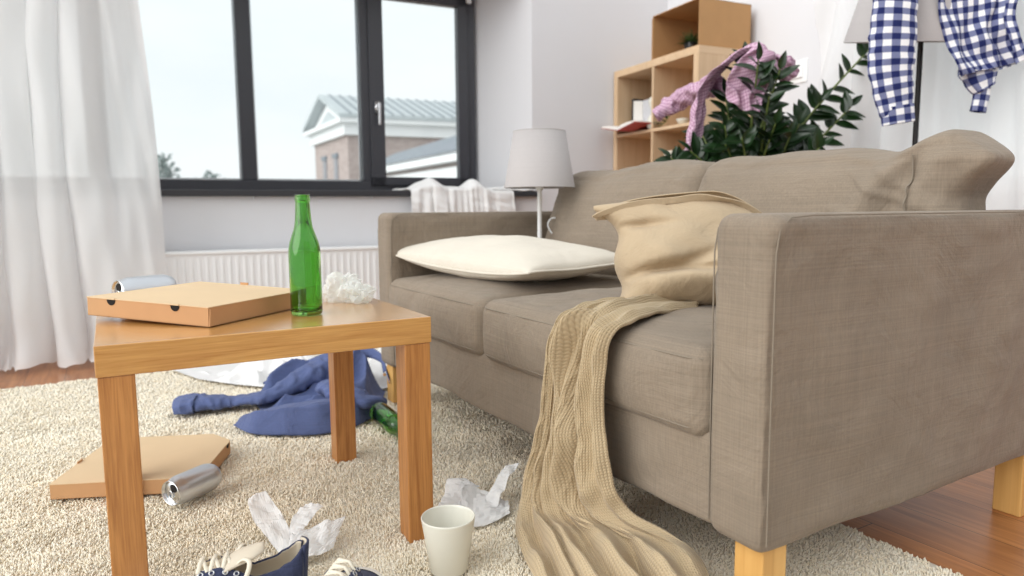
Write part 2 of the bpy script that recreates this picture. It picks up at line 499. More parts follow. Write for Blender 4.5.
bevel(link('window_sill', si.mesh('sill'), MAT['sill_board'], w1, smooth=False), .004)
hk = MB()
for x in (-2.475, -2.21, -1.89):
    hk.tube([(x,-.012,.727),(x,-.012,.712)], .005, 8)
link('sill_hook', hk.mesh('hooks'), MAT['steel'], w1)

w2 = structure_empty('window_2', ROOM, RZ)
fr = MB()
for y0,y1,z0,z1 in ((-3.4,-1.5,.70,.77),(-3.4,-1.5,2.13,2.2),(-1.57,-1.5,.77,2.13),(-3.4,-3.33,.77,2.13),(-2.49,-2.41,.77,2.13)):
    fr.box(.20, .28, y0, y1, z0, z1)
bevel(link('window_frame', fr.mesh('frame2'), MAT['metal_white'], w2, smooth=False), .004)
for a, b in ((-3.33,-2.49),(-2.41,-1.57)):
    link('window_pane', MB().box(.23,.236,a,b,.765,2.135).mesh('pane2'), MAT['pane'], w2, smooth=False)
bevel(link('window_sill', MB().box(-.03,.20,-3.42,-1.48,.70,.73).mesh('sill2'), MAT['metal_white'], w2, smooth=False), .004)

# wall switch
sw = thing('wall_thermostat', 'small white square switch plate on the white wall above the leafy plant', 'switch', ROOM, RZ)
bevel(MB().box(-.006, -.0005, -1.110, -.970, 1.262, 1.372).build('back_plate', MAT['metal_white'], sw, smooth=False), .004)
bevel(MB().box(-.014, -.006, -1.085, -.995, 1.285, 1.350).build('cover', MAT['metal_white'], sw, smooth=False), .006)
MB().box(-.0152, -.014, -1.058, -1.035, 1.316, 1.326).build('button', MAT['far_glass'], sw, 'dark slot in the middle', smooth=False)

# radiator under the window
rd = thing('radiator', 'white ribbed panel radiator on the wall under the window', 'radiator', ROOM, RZ)
xs = np.arange(-3.10, -1.55+1e-6, .002); zz = np.array([.125,.14,.155,.17,.40,.425,.44,.455])
ph = np.abs(((xs+3.10)/.033) % 1 - .5)*2
pr = smooth01((ph-.25)/.5)*.007
P = np.zeros((len(xs), len(zz), 3)); P[...,0] = xs[:,None]; P[...,2] = zz[None,:]
fade = np.array([0,0,.5,1,1,.5,0,0]); P[...,1] = -.125 - (pr[:,None]-.005)*fade[None,:]
rp = MB().grid(P, flip=False); link('front_panel', rp.mesh('rad'), MAT['metal_white'], rd)
rb = MB().box(-3.10,-1.55,-.124,-.04,.125,.455)
bevel(link('body', rb.mesh('radb'), MAT['metal_white'], rd, smooth=False), .004)
tp = MB().box(-3.105,-1.545,-.132,-.035,.455,.470)
bevel(link('top_grille', tp.mesh('radt'), MAT['metal_white'], rd, smooth=False), .004)
for x in (-2.8, -1.85):
    MB().box(x-.02, x+.02, -.04, -.001, .15, .42).build('wall_bracket', MAT['metal_white'], rd, smooth=False)
    MB().box(x-.015, x+.015, -.10, -.05, .0, .126).build('foot', MAT['metal_white'], rd, smooth=False)

# ------------------------------------------------------------------ curtains
def curtain(name, label, x0, x1, y, ztop, zbot, seed, wraps, amp, along='x', hem=None, tail=.0, nz=60):
    n = int(abs(x1-x0)/.008)+2
    u = np.linspace(0, 1, n); w = np.linspace(0, 1, nz)
    nf = wave_noise(seed, 8, 1.6, .4); n2 = wave_noise(seed+1, 10, 2.2, .5)
    U, W = np.meshgrid(u, w, indexing='ij')
    ph = U*wraps*2*PI + 2.2*nf(np.stack([U*2, W*.55, U*0], -1))
    a = amp*(.45+.75*W)*(1+.5*n2(np.stack([U*2.5, W*.4, U*0+3], -1)))
    off = a*np.sign(np.sin(ph))*np.abs(np.sin(ph))**.75 + .012*n2(np.stack([U*6, W*2.2, U*0], -1))
    X = x0+(x1-x0)*U + .35*amp*np.cos(ph)
    Z = ztop+(zbot-ztop)*W
    Yv = y + off
    # hem: spreads forward on the floor
    drop = np.clip((.16-Z)/.16, 0, 1)**1.6
    Yv = Yv - tail*drop*(1+.5*n2(np.stack([U*5, W*0, U*0+9], -1)))
    Z = np.maximum(Z, .012+.02*np.abs(n2(np.stack([U*8, W*6, U*0+4], -1)))*drop)
    P = np.stack([X, Yv, Z] if along == 'x' else [Yv, X, Z], -1)
    if hem is not None: P = hem(P, U, W)
    mb = MB().grid(P)
    o = link(name, mb.mesh(name), MAT['curtain'])
    o.location = ROOM; o.rotation_euler = (0,0,RZ)
    return set_tags(o, label, 'curtain')

def left_hem(P, U, W):
    # right edge hangs a little aslant and is swept back up by the floor
    P[...,0] += .05*(W)*smooth01((U-.5)/.5) - .07*smooth01((U-.8)/.2)*np.clip((.35-P[...,2])/.35,0,1)
    return P
curtain('sheer_curtain', 'long white sheer curtain beside the dark window, its hem on the floor', -4.1, -2.93, -.20, 2.7, .0, 5, 6.5, .055, hem=left_hem, tail=.10)
curtain('sheer_curtain', 'white sheer curtain behind the floor lamp on the right wall', -3.6, -1.27, -.14, 2.7, .02, 9, 13, .035, along='y', tail=.02)

# ------------------------------------------------------------------ rug (with a pile of hairs)
nx, ny = 160, 140
X, Y = np.meshgrid(np.linspace(-.917, 2.40, nx), np.linspace(-2.3, .47, ny), indexing='ij')
wob = wave_noise(31, 10, 1.2)
edge = .006*wave_noise(32, 10, 9)(np.stack([X,Y,X*0],-1))
Z = .003 + .0005*wob(np.stack([X*2,Y*2,X*0],-1)) 
P = np.stack([X+edge*(np.abs(X-.74) > 1.64), Y+edge*(np.abs(Y+.915) > 1.37), Z], -1)
rug = MB().grid(P)
base = np.array([(X[0,0],Y[0,0],.0005)])
ro = link('rug', rug.mesh('rug'), MAT['rug'])
ro.location = SOFA; ro.rotation_euler = (0,0,SZ)
solid(ro, .005, -1)
set_tags(ro, 'cream short pile rug lying on the wooden floor under the table and sofa', 'rug')
def pile_mesh():
    g = np.random.default_rng(23); cs, sn = math.cos(SZ), math.sin(SZ)
    # candidate points, thinned so that tufts stay small close up and coarser towards the far wall
    n = 5000000
    x = g.uniform(-.913, 2.396, n); y = g.uniform(-2.296, .466, n)
    wx = SOFA[0]+cs*x-sn*y; wy = SOFA[1]+sn*x+cs*y
    d = np.maximum(1.15, np.sqrt(wx*wx+wy*wy+.4)); size = .0034*d/1.2
    area = 3.309*2.762; keep = g.random(n) < (.95/(size*size))*area/n
    keep &= (wy > .55)
    x, y, size = x[keep], y[keep], size[keep]; m = len(x)
    p = np.stack([x, y, x*0], -1)
    l1, l2 = wave_noise(24, 14, 7, .6)(p), wave_noise(25, 14, 7, .6)(p)
    hgt = .0105*(.78+.36*g.random(m)) + .0018*wave_noise(26, 16, 5, .6)(p)
    dx = (.6*l1+g.normal(size=m)*.4)*.0042; dy = (.6*l2+g.normal(size=m)*.4)*.0042
    a0 = g.uniform(0, 2*PI, m); V = np.zeros((m, 7, 3), np.float32)
    for k in range(3):
        a = a0+2*PI*k/3
        V[:,k,0] = x+size*.55*np.cos(a); V[:,k,1] = y+size*.55*np.sin(a); V[:,k,2] = .002
        V[:,3+k,0] = x+dx*.6+size*.50*np.cos(a+.5); V[:,3+k,1] = y+dy*.6+size*.50*np.sin(a+.5); V[:,3+k,2] = hgt*.72
    V[:,6,0] = x+dx; V[:,6,1] = y+dy; V[:,6,2] = hgt
    F = np.array([[0,1,4],[0,4,3],[1,2,5],[1,5,4],[2,0,3],[2,3,5],[3,4,6],[4,5,6],[5,3,6]])
    faces = (F[None]+7*np.arange(m)[:,None,None]).reshape(-1,3).astype(np.int32)
    me = bpy.data.meshes.new('pile'); me.vertices.add(m*7); me.vertices.foreach_set('co', V.ravel())
    me.loops.add(faces.size); me.loops.foreach_set('vertex_index', faces.ravel())
    me.polygons.add(len(faces)); me.polygons.foreach_set('loop_start', np.arange(0, faces.size, 3, dtype=np.int32))
    me.update(calc_edges=True)
    return me
pl = link('pile', pile_mesh(), MAT['rug_pile'], ro); pl['kind'] = 'stuff'

# ------------------------------------------------------------------ sofa
sofa = thing('sofa', 'large taupe two-seat sofa with wooden block legs standing on the rug', 'sofa', SOFA, SZ)
wn = wave_noise(41, 16, 3.0, .5); wn2 = wave_noise(42, 16, 5.0, .5); wn3 = wave_noise(43, 18, 9.0, .4)

def arm_fn(cx, inner):
    def fn(V):
        V = V + np.array([cx, .43, .395])
        crease = np.clip(ridged(wn2, 1.6)(V*np.array([.5,1.0,1.6]))-.55, 0, 1)
        low = np.clip((.50-V[:,2])/.4, 0, 1)
        sgn = np.sign(V[:,0]-cx)
        face = (np.abs(V[:,0]-cx) > .050)
        V[:,0] += sgn*face*(.006*crease + .0035*wn(V) + .002*wn3(V))
        V[:,1] += (V[:,1] < .02)*(.002*wn(V))
        # hem sags between the legs
        bot = np.clip((.20-V[:,2])/.06, 0, 1)
        V[:,2] += bot*(.004*wn(V*np.array([.2,1.2,0])) - .004)
        return V
    return fn
def arm(cx, inner):
    me = soft_box(.057, .435, .251, .024, (14, 70, 48), arm_fn(cx, inner))
    o = link('armrest', me, MAT['sofa'], sofa)
    s = MB()
    for sx in ((1, -1) if inner else (1,-1)):
        x = cx+sx*.0565
        s.tube([(x,.004,.16),(x,.003,.35),(x,.003,.589),(x,.010,.624),(x,.032,.640),(x,.08,.643),(x,.45,.643),(x,.855,.642)], .0013, 6)
    link('seam', s.mesh('seam'), MAT['sofa_seam'], o)
    return o
arm(1.532, True); arm(.056, True)
def rail_fn(V):
    V = V + np.array([.795, .42, .225])
    V[:,1] -= (V[:,1] < .05)*(.003*wn(V*np.array([1,1,2])) + .0015*wn3(V))
    V[:,2] += np.clip((.19-V[:,2])/.05,0,1)*.005*wn(V*np.array([1.0,.2,0]))
    return V
link('seat_rail', soft_box(.69, .415, .080, .012, (60, 20, 12), rail_fn), MAT['sofa'], sofa)
link('back_frame', soft_box(.795, .055, .235, .03, (60, 8, 24), lambda V: V+np.array([.795,.82,.385])), MAT['sofa'], sofa)

def seat_cushion(x0, x1, seed):
    hx = (x1-x0)/2; cx = (x0+x1)/2; hy = .315; nz = wave_noise(seed, 14, 3.5, .5)
    def fn(V):
        u = V[:,0]/hx; v = V[:,1]/hy; w = V[:,2]/.075
        fx = np.clip(1-u**4, 0, 1)*np.clip(1-v**4, 0, 1)
        V = V.copy()
        V[:,2] += fx*(.022*(w > 0) - .004*(w < 0)) + (w > 0)*fx*.004*nz(V*np.array([1,1,0]))
        # pull creases running back from the front edge
        V[:,2] += (w > .5)*(-.0045)*np.exp(-((v+.72)/.22)**2)*np.maximum(0, np.sin(V[:,0]*75+nz(V)*1.5))*np.exp(-((u+.45)/.35)**2)
        fr = np.clip(1-u**6, 0, 1)*np.clip(1-w**2, 0, 1)
        V[:,1] -= (v < -.9)*(.014*fr + .003*nz(V*2.0)*fr)
        V[:,0] += np.sign(u)*(np.abs(u) > .9)*.006*np.clip(1-w**2,0,1)*np.clip(1-v**6,0,1)
        return V + np.array([cx, hy-.012, .360])
    o = link('seat_cushion', soft_box(hx, hy, .075, .030, (60, 48, 18), fn), MAT['sofa'], sofa)
    s = MB(); r = .022
    for z in (.418, .304):
        k = 1 if z > .36 else -1
        pts = [(x0+.003,.55,z),(x0+.003,.03,z),(x0+.012,-.004,z),(x0+.035,-.0135,z)]
        pts += [(x, -.0135-.002*(1-((x-cx)/hx)**4), z) for x in np.linspace(x0+.06, x1-.06, 12)]
        pts += [(x1-.035,-.0135,z),(x1-.012,-.004,z),(x1-.003,.03,z),(x1-.003,.55,z)]
        s.tube(pts, .0014, 6)
    link('seam', s.mesh('seam'), MAT['sofa_seam'], o)
    return o
seat_cushion(.112, .734, 51); seat_cushion(.738, 1.474, 52)

def back_cushion(x0, x1, seed, crumple):
    hx = (x1-x0)/2; cx = (x0+x1)/2; hy = .085; hz = .178; nz = wave_noise(seed, 16, 3.0, .5); nf = wave_noise(seed+1, 16, 7.0, .4)
    def fn(V):
        u = V[:,0]/hx; v = V[:,1]/hy; w = V[:,2]/hz; V = V.copy()
        f = np.clip(1-u**4, 0, 1)*np.clip(1-w**4, 0, 1)
        V[:,1] += np.sign(v)*(np.abs(v) > .6)*f*.035
        V[:,2] += (np.abs(w) > .85)*.010*np.clip(1-u**2, 0, 1)*np.sign(w)
        fl = (v < -.3)
        # soft creases fanning from the upper corners
        rid = np.clip(ridged(nf, 1.3)(V*np.array([1.0,.3,.8])+V[:,2:3]*np.array([.9,0,0]))-.5, 0, 1)
        corner = np.exp(-((np.abs(u)-1)/.35)**2)*np.exp(-((w-.4)/.8)**2)
        V[:,1] -= fl*(rid*.022*corner + .006*nz(V)*f)
        V[:,2] += (w > .5)*.006*nz(V*np.array([1,.1,.1]))
        if crumple:
            # right end slumps over the arm: one deep diagonal fold, a folded-over corner
            t = (u-.74) + .55*(.35-w)*(-1)
            d1 = np.exp(-(((u-.62)-.22*(w))/.10)**2)*smooth01((w+.9)/.8)
            d2 = np.exp(-(((u-.84)-.13*(w))/.07)**2)*smooth01((w+.9)/.8)
            V[:,1] += fl*(d1*.034 - np.exp(-(((u-.47)-.26*w)/.12)**2)*smooth01((w+.7)/.8)*.016 + d2*.014)
            pk = np.exp(-((u-.84)/.13)**2)*smooth01((w-.2)/.8)
            V[:,2] += pk*.022 - .014*smooth01((w-.2)/.8)*np.exp(-((u-.45)/.22)**2)
            V[:,1] -= pk*.03*fl
            ear = smooth01((u-.80)/.2)*np.exp(-((w-.74)/.20)**2)
            V[:,0] += ear*.045; V[:,2] += ear*.002
            low = smooth01((u-.80)/.2)*np.exp(-((w-.36)/.15)**2)
            V[:,0] -= low*.010
            V[:,1] += smooth01((u-.9)/.1)*.02*np.sin(w*6)
            rz = smooth01((u-.15)/.4)
            V[:,1] -= fl*rz*.020*np.clip(ridged(nf, 1.5)(V*np.array([.55,.2,.55])+V[:,2:3]*np.array([.8,0,0]))-.35, 0, 1)
            V[:,0] += rz*.006*nf(V*.6)
        lean = .13*(w+1)/2
        V[:,1] += lean
        return V + np.array([cx, .615, .604])
    o = link('back_cushion', soft_box(hx, hy, hz, .055, (72, 16, 44), fn), MAT['sofa'], sofa)
    if crumple:
        w = np.linspace(-.6, .80, 40)
        line = fn(np.stack([hx*(.80-.05*w), -hy+0*w+.012*smooth01((w-.7)/.3), hz*w], -1))
        line[:,1] -= .007
        link('seam', MB().tube(line, .0020, 6).mesh('seam'), MAT['sofa_seam'], o)
    return subsurf(o, 1)
back_cushion(.115, .815, 61, False); back_cushion(.800, 1.506, 62, True)
# stitched seam at the end panel of the near back cushion
for lx, ly in ((1.517, .018), (.018, .012), (1.517, .825), (.018, .825)):
    bevel(MB().box(lx, lx+.055, ly, ly+.055, .013 if ly < .4 else .0, .155).build('leg', MAT['leg_wood'], sofa, smooth=False), .003)

# ------------------------------------------------------------------ pillows
def pillow_mesh(w, d, t, seed, n=54, pinch=.07, sharp=.38, crease=.5, flange=.0):
    nz = wave_noise(seed, 16, 4.0, .5); nf = wave_noise(seed+1, 18, 9.0, .4)
    u = np.linspace(-1,1,n); u = np.sin(u*PI/2)*.5+u*.5
    U, V = np.meshgrid(u, u, indexing='ij')
    X = w/2*U*(1-pinch*(1-V**2)*U**2); Y = d/2*V*(1-pinch*(1-U**2)*V**2)
    prof = (np.clip(1-U**2,0,1)*np.clip(1-V**2,0,1))**sharp
    mb = MB(); out = []
    for sg in (1, -1):
        Pn = np.stack([X, Y, X*0+sg], -1)
        edge = np.maximum(np.abs(U), np.abs(V))
        rid = np.clip(ridged(nf, 1.2)(Pn*np.array([1,1,.2]))-.45, 0, 1)
        near = np.exp(-((edge-.93)/.22)**2)
        corner = np.exp(-((np.minimum(np.abs(U),np.abs(V))-.9)/.35)**2)
        h = t/2*prof*(1+.05*nz(Pn)) + prof**.5*(.012*crease*nz(Pn*1.6)) - crease*.05*t*rid*np.clip(near+corner,0,1)*prof**.3
        Zz = sg*h
        out.append(np.stack([X, Y, Zz], -1))
    return out, U, V

def pillow(name, mats, label, loc, rot, w, d, t, seed, warp=None, seam=True, **kw):
    o = thing(name, label, 'pillow', loc, rot=rot)
    (A, B), U, V = pillow_mesh(w, d, t, seed, **kw)
    if warp is not None: A, B = warp(A, U, V), warp(B, U, V)
    mb = MB().grid(A).grid(B, flip=True)
    me = mb.mesh('cover'); bm = bmesh.new(); bm.from_mesh(me)
    bmesh.ops.remove_doubles(bm, verts=bm.verts, dist=3e-4); bmesh.ops.recalc_face_normals(bm, faces=bm.faces)
    bm.to_mesh(me); bm.free()
    c = subsurf(link('cover', me, mats, o), 1)
    if seam:
        ring = [A[i,0] for i in range(len(A))]+[A[-1,j] for j in range(1,len(A))]+[A[i,-1] for i in range(len(A)-2,-1,-1)]+[A[0,j] for j in range(len(A)-2,0,-1)]
        s = MB().tube(ring, .0035, 6, closed=True)
        link('seam', s.mesh('seam'), mats, o)
    return o

def on_sofa(x, y, z):
    c, s = math.cos(SZ), math.sin(SZ)
    return (SOFA[0]+c*x-s*y, SOFA[1]+s*x+c*y, z)

def flop(A, U, V):
    A = A.copy()
    # lies on the seat: underside flattened, ends drooping a little upward at the tips
    A[...,2] = np.where(A[...,2] < 0, A[...,2]*.55, A[...,2])
    A[...,2] += -.012*(1-U**2) + .012*np.abs(U)**3*smooth01(-V)
    return A
pillow('throw_pillow', MAT['cream'], 'cream white pillow lying flat on the far seat of the sofa', on_sofa(.405,.255,.506), (R(3), R(1.5), SZ+R(7)), .72, .40, .155, 71, warp=flop, pinch=.045, sharp=.46, crease=.25)

def slump(A, U, V):
    # local y is up the pillow: the lower part bulges and folds
    A = A.copy(); yy = V
    A[...,2] *= (1.12-.28*yy)
    low = np.exp(-((yy+.55)/.22)**2); A[...,2] += np.where(A[...,2] > 0, .016*low, 0)
    g = np.exp(-((yy+.36+.16*U+.20*U*U)/.07)**2)*smooth01((.55-U)/.9); g2 = np.exp(-((yy+.02-.34*U-.10*np.sin(U*4))/(.06+.05*(U+1)))**2)*smooth01((.35-U)/.8)*smooth01((U+1.05)/.5)
    g3 = np.exp(-((yy-.42+.12*U)/.06)**2)*np.exp(-((U+.72)/.28)**2)
    A[...,2] -= np.where(A[...,2] > 0, .026*g+.024*g2+.022*g3, 0)
    A[...,0] -= .020*np.exp(-((yy+.52)/.30)**2)*np.sign(U)*U*U
    A[...,0] += -.030*np.exp(-((yy-.95)/.18)**2)*smooth01((-U-.6)/.4) + .016*np.exp(-((yy-.45)/.28)**2)*(U < 0)*U*U
    A[...,1] += smooth01((yy-.1)/.9)*(.020*(1-U**2) - .050*smooth01((U-.1)/.9)**1.0)
    return A
bp = pillow('throw_pillow', MAT['beige'], 'plump beige pillow standing against the sofa back beside the near armrest', (.412, 1.500, .548), (R(74), 0, R(6)), .415, .235, .19, 75, warp=slump, seam=False, pinch=.05, sharp=.40, crease=.8)
# open hemmed end along the top: two lips with a dark gap between them
topx = lambda U: .020*(1-U**2) - .050*smooth01((U-.1)/.9)
for dz, name in ((1, 'front_hem'), (-1, 'back_hem')):
    U, V = np.meshgrid(np.linspace(-1.0, 1, 80), np.linspace(0, 1, 12), indexing='ij')
    bulge = .036*np.clip(1-np.abs(U)**2.2, 0, 1)**.7
    tap = .18+.82*np.clip(1-np.abs(U)**5, 0, 1)
    P = np.zeros(U.shape+(3,))
    P[...,0] = .200*U - .030*smooth01((-U-.55)/.45) - .010*V*smooth01((-U-.8)/.2)
    if dz > 0:      # front lip: its edge dips in the middle and shows a dark gap behind
        P[...,1] = .090 + topx(U) + tap*V*(.016 - .016*np.exp(-((U-.15)/.22)**2) + .004*np.sin(U*7+1))
        P[...,2] = bulge*(1+.05*V) + .016*(1-np.abs(U)**3) + .010*V*(1-np.abs(U)**3) + .004*V*np.sin(U*6+.8)
    else:           # back lip stands higher and leans over it
        P[...,1] = .084 + topx(U) + tap*(.040*np.sin(V*PI*.60) + .003*np.sin(U*4))
        P[...,2] = -bulge*.8 + V*(bulge*1.1+.004*tap)
    o = link(name, MB().grid(P).mesh(name), MAT['beige'], bp); solid(o, .003, 0); subsurf(o, 1)

# ------------------------------------------------------------------ knitted blanket over the seat and on the rug
st = [((1.160,.275,.452),(1.235,.215,.450)), ((1.120,.17,.460),(1.245,.14,.459)), ((1.124,.07,.464),(1.275,.06,.462)),
      ((1.140,.0,.462),(1.288,.0,.458)), ((1.150,-.047,.440),(1.293,-.047,.432)), ((1.132,-.060,.39),(1.286,-.055,.37)),
      ((1.115,-.062,.278),(1.286,-.058,.28)), ((1.095,-.066,.20),(1.298,-.058,.225)), ((1.072,-.082,.115),(1.308,-.050,.160)), ((1.080,-.112,.055),(1.330,-.025,.115)),
      ((1.130,-.150,.032),(1.425,.022,.085)), ((1.235,-.190,.028),(1.508,-.004,.055)),
      ((1.36,-.235,.028),(1.615,-.050,.038)), ((1.50,-.30,.026),(1.70,-.16,.03))]
nu, nv = 260, 110
Lc = catmull([a for a, b in st], nu); Rc = catmull([b for a, b in st], nu)
v = np.linspace(0, 1, nv); u = np.linspace(0, 1, nu)
U, V = np.meshgrid(u, v, indexing='ij')
P = Lc[:,None,:]*(1-v)[None,:,None] + Rc[:,None,:]*v[None,:,None]
N = grid_normals(P); 
# outward = towards -y / +z
N = N*np.sign((N*np.array([0,-1,.9])).sum(2).mean())
for _ in range(160):
    N[1:-1] = (N[:-2]+2*N[1:-1]+N[2:])/4
for _ in range(30):
    N[:,1:-1] = (N[:,:-2]+2*N[:,1:-1]+N[:,2:])/4
N /= np.linalg.norm(N, axis=2, keepdims=True)
kn = wave_noise(81, 12, 1.3, .4)
sway = .05*kn(np.stack([U*3, V*0, V*0], -1))
flo = smooth01((U-.52)/.34)               # 1 where it lies on the floor
hang = smooth01((U-.26)/.06)*(1-flo)
def rg(c, w): return np.exp(-((V-c)/w)**2)
c1 = .055+.01*np.sin(U*9); c2 = .30+.05*np.sin(U*6+.5)+sway*.4; c3 = .52+.05*np.sin(U*7+2)+sway; c4 = .74+.05*np.sin(U*5+1)-sway*.5; c5 = .93
h = .020*rg(c1,.05) + .022*rg(.205+.012*np.sin(U*12),.035) + .028*rg(c2+.07,.080) + .040*rg(c3+.03,.070) + .024*rg(c4,.09) + .016*rg(c5,.05)
h = h*1.35*(.45+.50*hang+.35*flo) - (.022*rg(.255+.012*np.sin(U*12),.018)+.020*rg(c2+.20,.024)+.022*rg(c3+.155,.024)+.010*rg(c1+.085,.016))*(.35+.65*hang+.4*flo)
h += .8*flo*(.030*rg(.20+.35*(U-.7),.10)*np.exp(-((U-.80)/.16)**2) + .020*rg(.50-.30*(U-.7),.09) + .024*rg(.80-.25*(U-.7),.10)*np.exp(-((U-.82)/.14)**2) - .010*rg(.36,.03) - .012*rg(.66-.3*(U-.7),.03))
h += flo*.008*kn(np.stack([U*9, V*2.5, V*0], -1)) + .002*kn(np.stack([U*10, V*4, V*0+2], -1))
h *= 1-.45*np.exp(-((U-.70)/.07)**2)
edge = np.minimum(V, 1-V); h *= smooth01(edge/.03)*.75+.25
P = P + N*h[...,None]
P[...,2] = np.maximum(P[...,2], np.where(U > .55, .022, .0))
# UV in metres of knit, more cloth across than the bunched width
uv = np.stack([V*.52, np.cumsum(np.r_[0, np.linalg.norm(np.diff((Lc+Rc)/2, axis=0), axis=1)])[:,None]+V*0], -1)
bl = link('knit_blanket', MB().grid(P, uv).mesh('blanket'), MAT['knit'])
bl.location = SOFA; bl.rotation_euler = (0,0,SZ)
solid(bl, .008, -1); subsurf(bl, 1)
set_tags(bl, 'beige cable knit blanket draped over the sofa seat and trailing onto the rug', 'blanket')

# ------------------------------------------------------------------ coffee table
TB = (-.5385, 1.438, 0.0); TZ = R(29.8)
tb = thing('coffee_table', 'square oak coffee table with thick straight legs standing on the cream rug', 'table', TB, TZ)
bevel(MB().box(-.280,.280,-.280,.280,.400,.4502).build('tabletop', MAT['oak'], tb, smooth=False), .0015)
for sx in (-1, 1):
    for sy in (-1, 1):
        x0, x1 = sorted((sx*.278, sx*.226)); y0, y1 = sorted((sy*.278, sy*.226))
        bevel(MB().box(x0,x1,y0,y1,.003,.400).build('leg', MAT['oak_leg'], tb, smooth=False), .002)

# ------------------------------------------------------------------ pizza boxes
def pizza_box(label, loc, rotz, w, d, h, tilt=0.0, chamfer=0.0, notch_side='front'):
    """origin at the near right bottom corner; x runs left, y runs back; the notched edge faces -y"""
    o = thing('pizza_box', label, 'box', loc, rot=(0, tilt, rotz), group='brown pizza boxes')
    t = .0016
    if chamfer:
        c = chamfer; poly = [(-w,0),(-c,0),(0,c),(0,d-c),(-c,d),(-w,d)]
        poly = [(-w+c,0),(-c,0),(0,c),(0,d),(-w,d),(-w,c)]
    else: poly = [(-w,0),(0,0),(0,d),(-w,d)]
    n = len(poly)
    # tray: floor and walls
    mb = MB(); prism(mb, poly, 0, t)
    def inset(p, k):
        cx = sum(q[0] for q in poly)/n; cy = sum(q[1] for q in poly)/n
        out = []
        for x, y in p: out.append((x-k*np.sign(x-cx), y-k*np.sign(y-cy)))
        return out
    pin = inset(poly, t)
    for i in range(n):
        j = (i+1) % n
        a, b, c2, e = poly[i], poly[j], pin[j], pin[i]
        prism(mb, [a, b, c2, e], 0, h-.0022)
    mb.build('tray', MAT['card'], o, smooth=False)
    # lid with a slightly domed top and a lip over the front
    ng = 24; us = np.linspace(0,1,ng)
    U, V = np.meshgrid(us, us, indexing='ij')
    if chamfer:
        lid = MB(); k = .0008; prism(lid, [(x+k*np.sign(x+w/2), y+k*np.sign(y-d/2)) for x, y in poly], h-.002, h)
    else:
        lid = MB(); P = np.stack([-w-.001+(w+.002)*U, -.001+(d+.002)*V, h+.004*np.sin(U*PI)*np.sin(V*PI)-.0005], -1)
        lid.grid(P); Q = P.copy(); Q[...,2] -= .0016; lid.grid(Q, flip=True)
        for ed in (P[:,0],P[-1,:],P[:,-1],P[0,:]):
            G = np.stack([ed, ed-np.array([0,0,.0016])], 1); lid.grid(G)
    lo = lid.build('lid', MAT['card_top'], o, smooth=False)
    # thumb holes in the front wall
    for x in (-w*.79, -w*.26):
        hole = MB(); r = w*.036; pts = [(x+r*math.cos(a), -.0009, h-.0028+r*math.sin(a)) for a in np.linspace(-PI, 0, 14)]
        hole.add(pts+[(p[0], -.0001, p[2]) for p in pts], [tuple(range(14))]+[(i, i+14, (i+1)%14+14, (i+1)%14) for i in range(14)])
        hole.build('thumb_hole', MAT['card_dark'], o, 'dark half-round hole', smooth=False)
        tg = MB().box(x-r*1.7, x+r*.9, -.0022, .004, h-.0020, h+.0004)
        tg.build('lid_tab', MAT['card_top'], o, smooth=False)
    # folded corner flap on the right side, small tuck tab at the back
    fl = MB(); fl.add([(.0009,.0,.001),(.0009,.022,.002),(.0009,.002,h-.003),(.0030,.0,.001),(.0030,.0215,.002),(.0030,.002,h-.003)],
                      [(0,2,1),(3,4,5),(0,1,4,3),(1,2,5,4),(2,0,3,5)])
    if not chamfer: fl.build('corner_flap', MAT['card'], o, smooth=False)
    MB().box(-w*.60, -w*.53, d-.002, d+.001, h-.001, h+.0045).build('tuck_tab', MAT['card'], o, smooth=False)
    return o
# on the table, its left end propped up a little; x axis (right->left) points along (-.944,.33)
a = math.atan2(-.33, .944)
pizza_box('closed brown pizza box on the table beside the upright green bottle', (-.536, 1.221, .4515), a, .285, .285, .036, tilt=R(1.9))
# on the rug: notched edge to the right
fbx = pizza_box('closed brown pizza box with cut corners lying on the rug behind the table leg', (-.775, 1.565, .013), R(90+3), .32, .32, .036, chamfer=.06)
fbx.location = (-.762, 1.868, .013); fbx.rotation_euler = (0, 0, R(97))

# ------------------------------------------------------------------ bottles
def bottle(name, label, loc, rot):
    o = thing(name, label, 'bottle', loc, rot=rot, group='green beer bottles')
    outer = [(0,.0035),(.018,.003),(.0265,.0),(.0295,.002),(.0305,.007),(.0306,.02),(.0306,.118),(.0300,.130),(.0275,.143),(.0228,.157),
             (.0182,.170),(.0160,.182),(.0148,.198),(.0138,.215),(.0134,.219),(.0134,.221),(.0146,.2225),(.0148,.226),(.0142,.2285),(.0136,.230),(.0141,.2315),(.0141,.2345),(.0132,.2355)]
    inner = [(.0102,.2350),(.0098,.232),(.0098,.21),(.0115,.19),(.0135,.176),(.0200,.156),(.0252,.140),(.0274,.128),(.0278,.118),(.0278,.02),(.0270,.011),(.022,.007),(.010,.008),(0,.0095)]
    m = MB().lathe(outer+inner, 56)
    b = link('glass_body', m.mesh('bottle'), MAT['bottle'], o)
    return o
MAT['bottle'] = mat_glass('green_bottle_glass', (148, 214, 120), 0.0, 1.5)
bottle('beer_bottle', 'green glass bottle standing upright on the oak table', (-.407, 1.374, .4508), (0,0,0))
# fallen: base far left, neck near right
b0 = Vector((-.408, 2.075, .046)); b1 = Vector((-.290, 1.880, .034)); dv = (b1-b0).normalized()
q = dv.to_track_quat('Z', 'Y')
bottle('beer_bottle', 'green glass bottle lying on the rug by the blue shirt, partly behind a table leg', tuple(b0), q.to_euler())

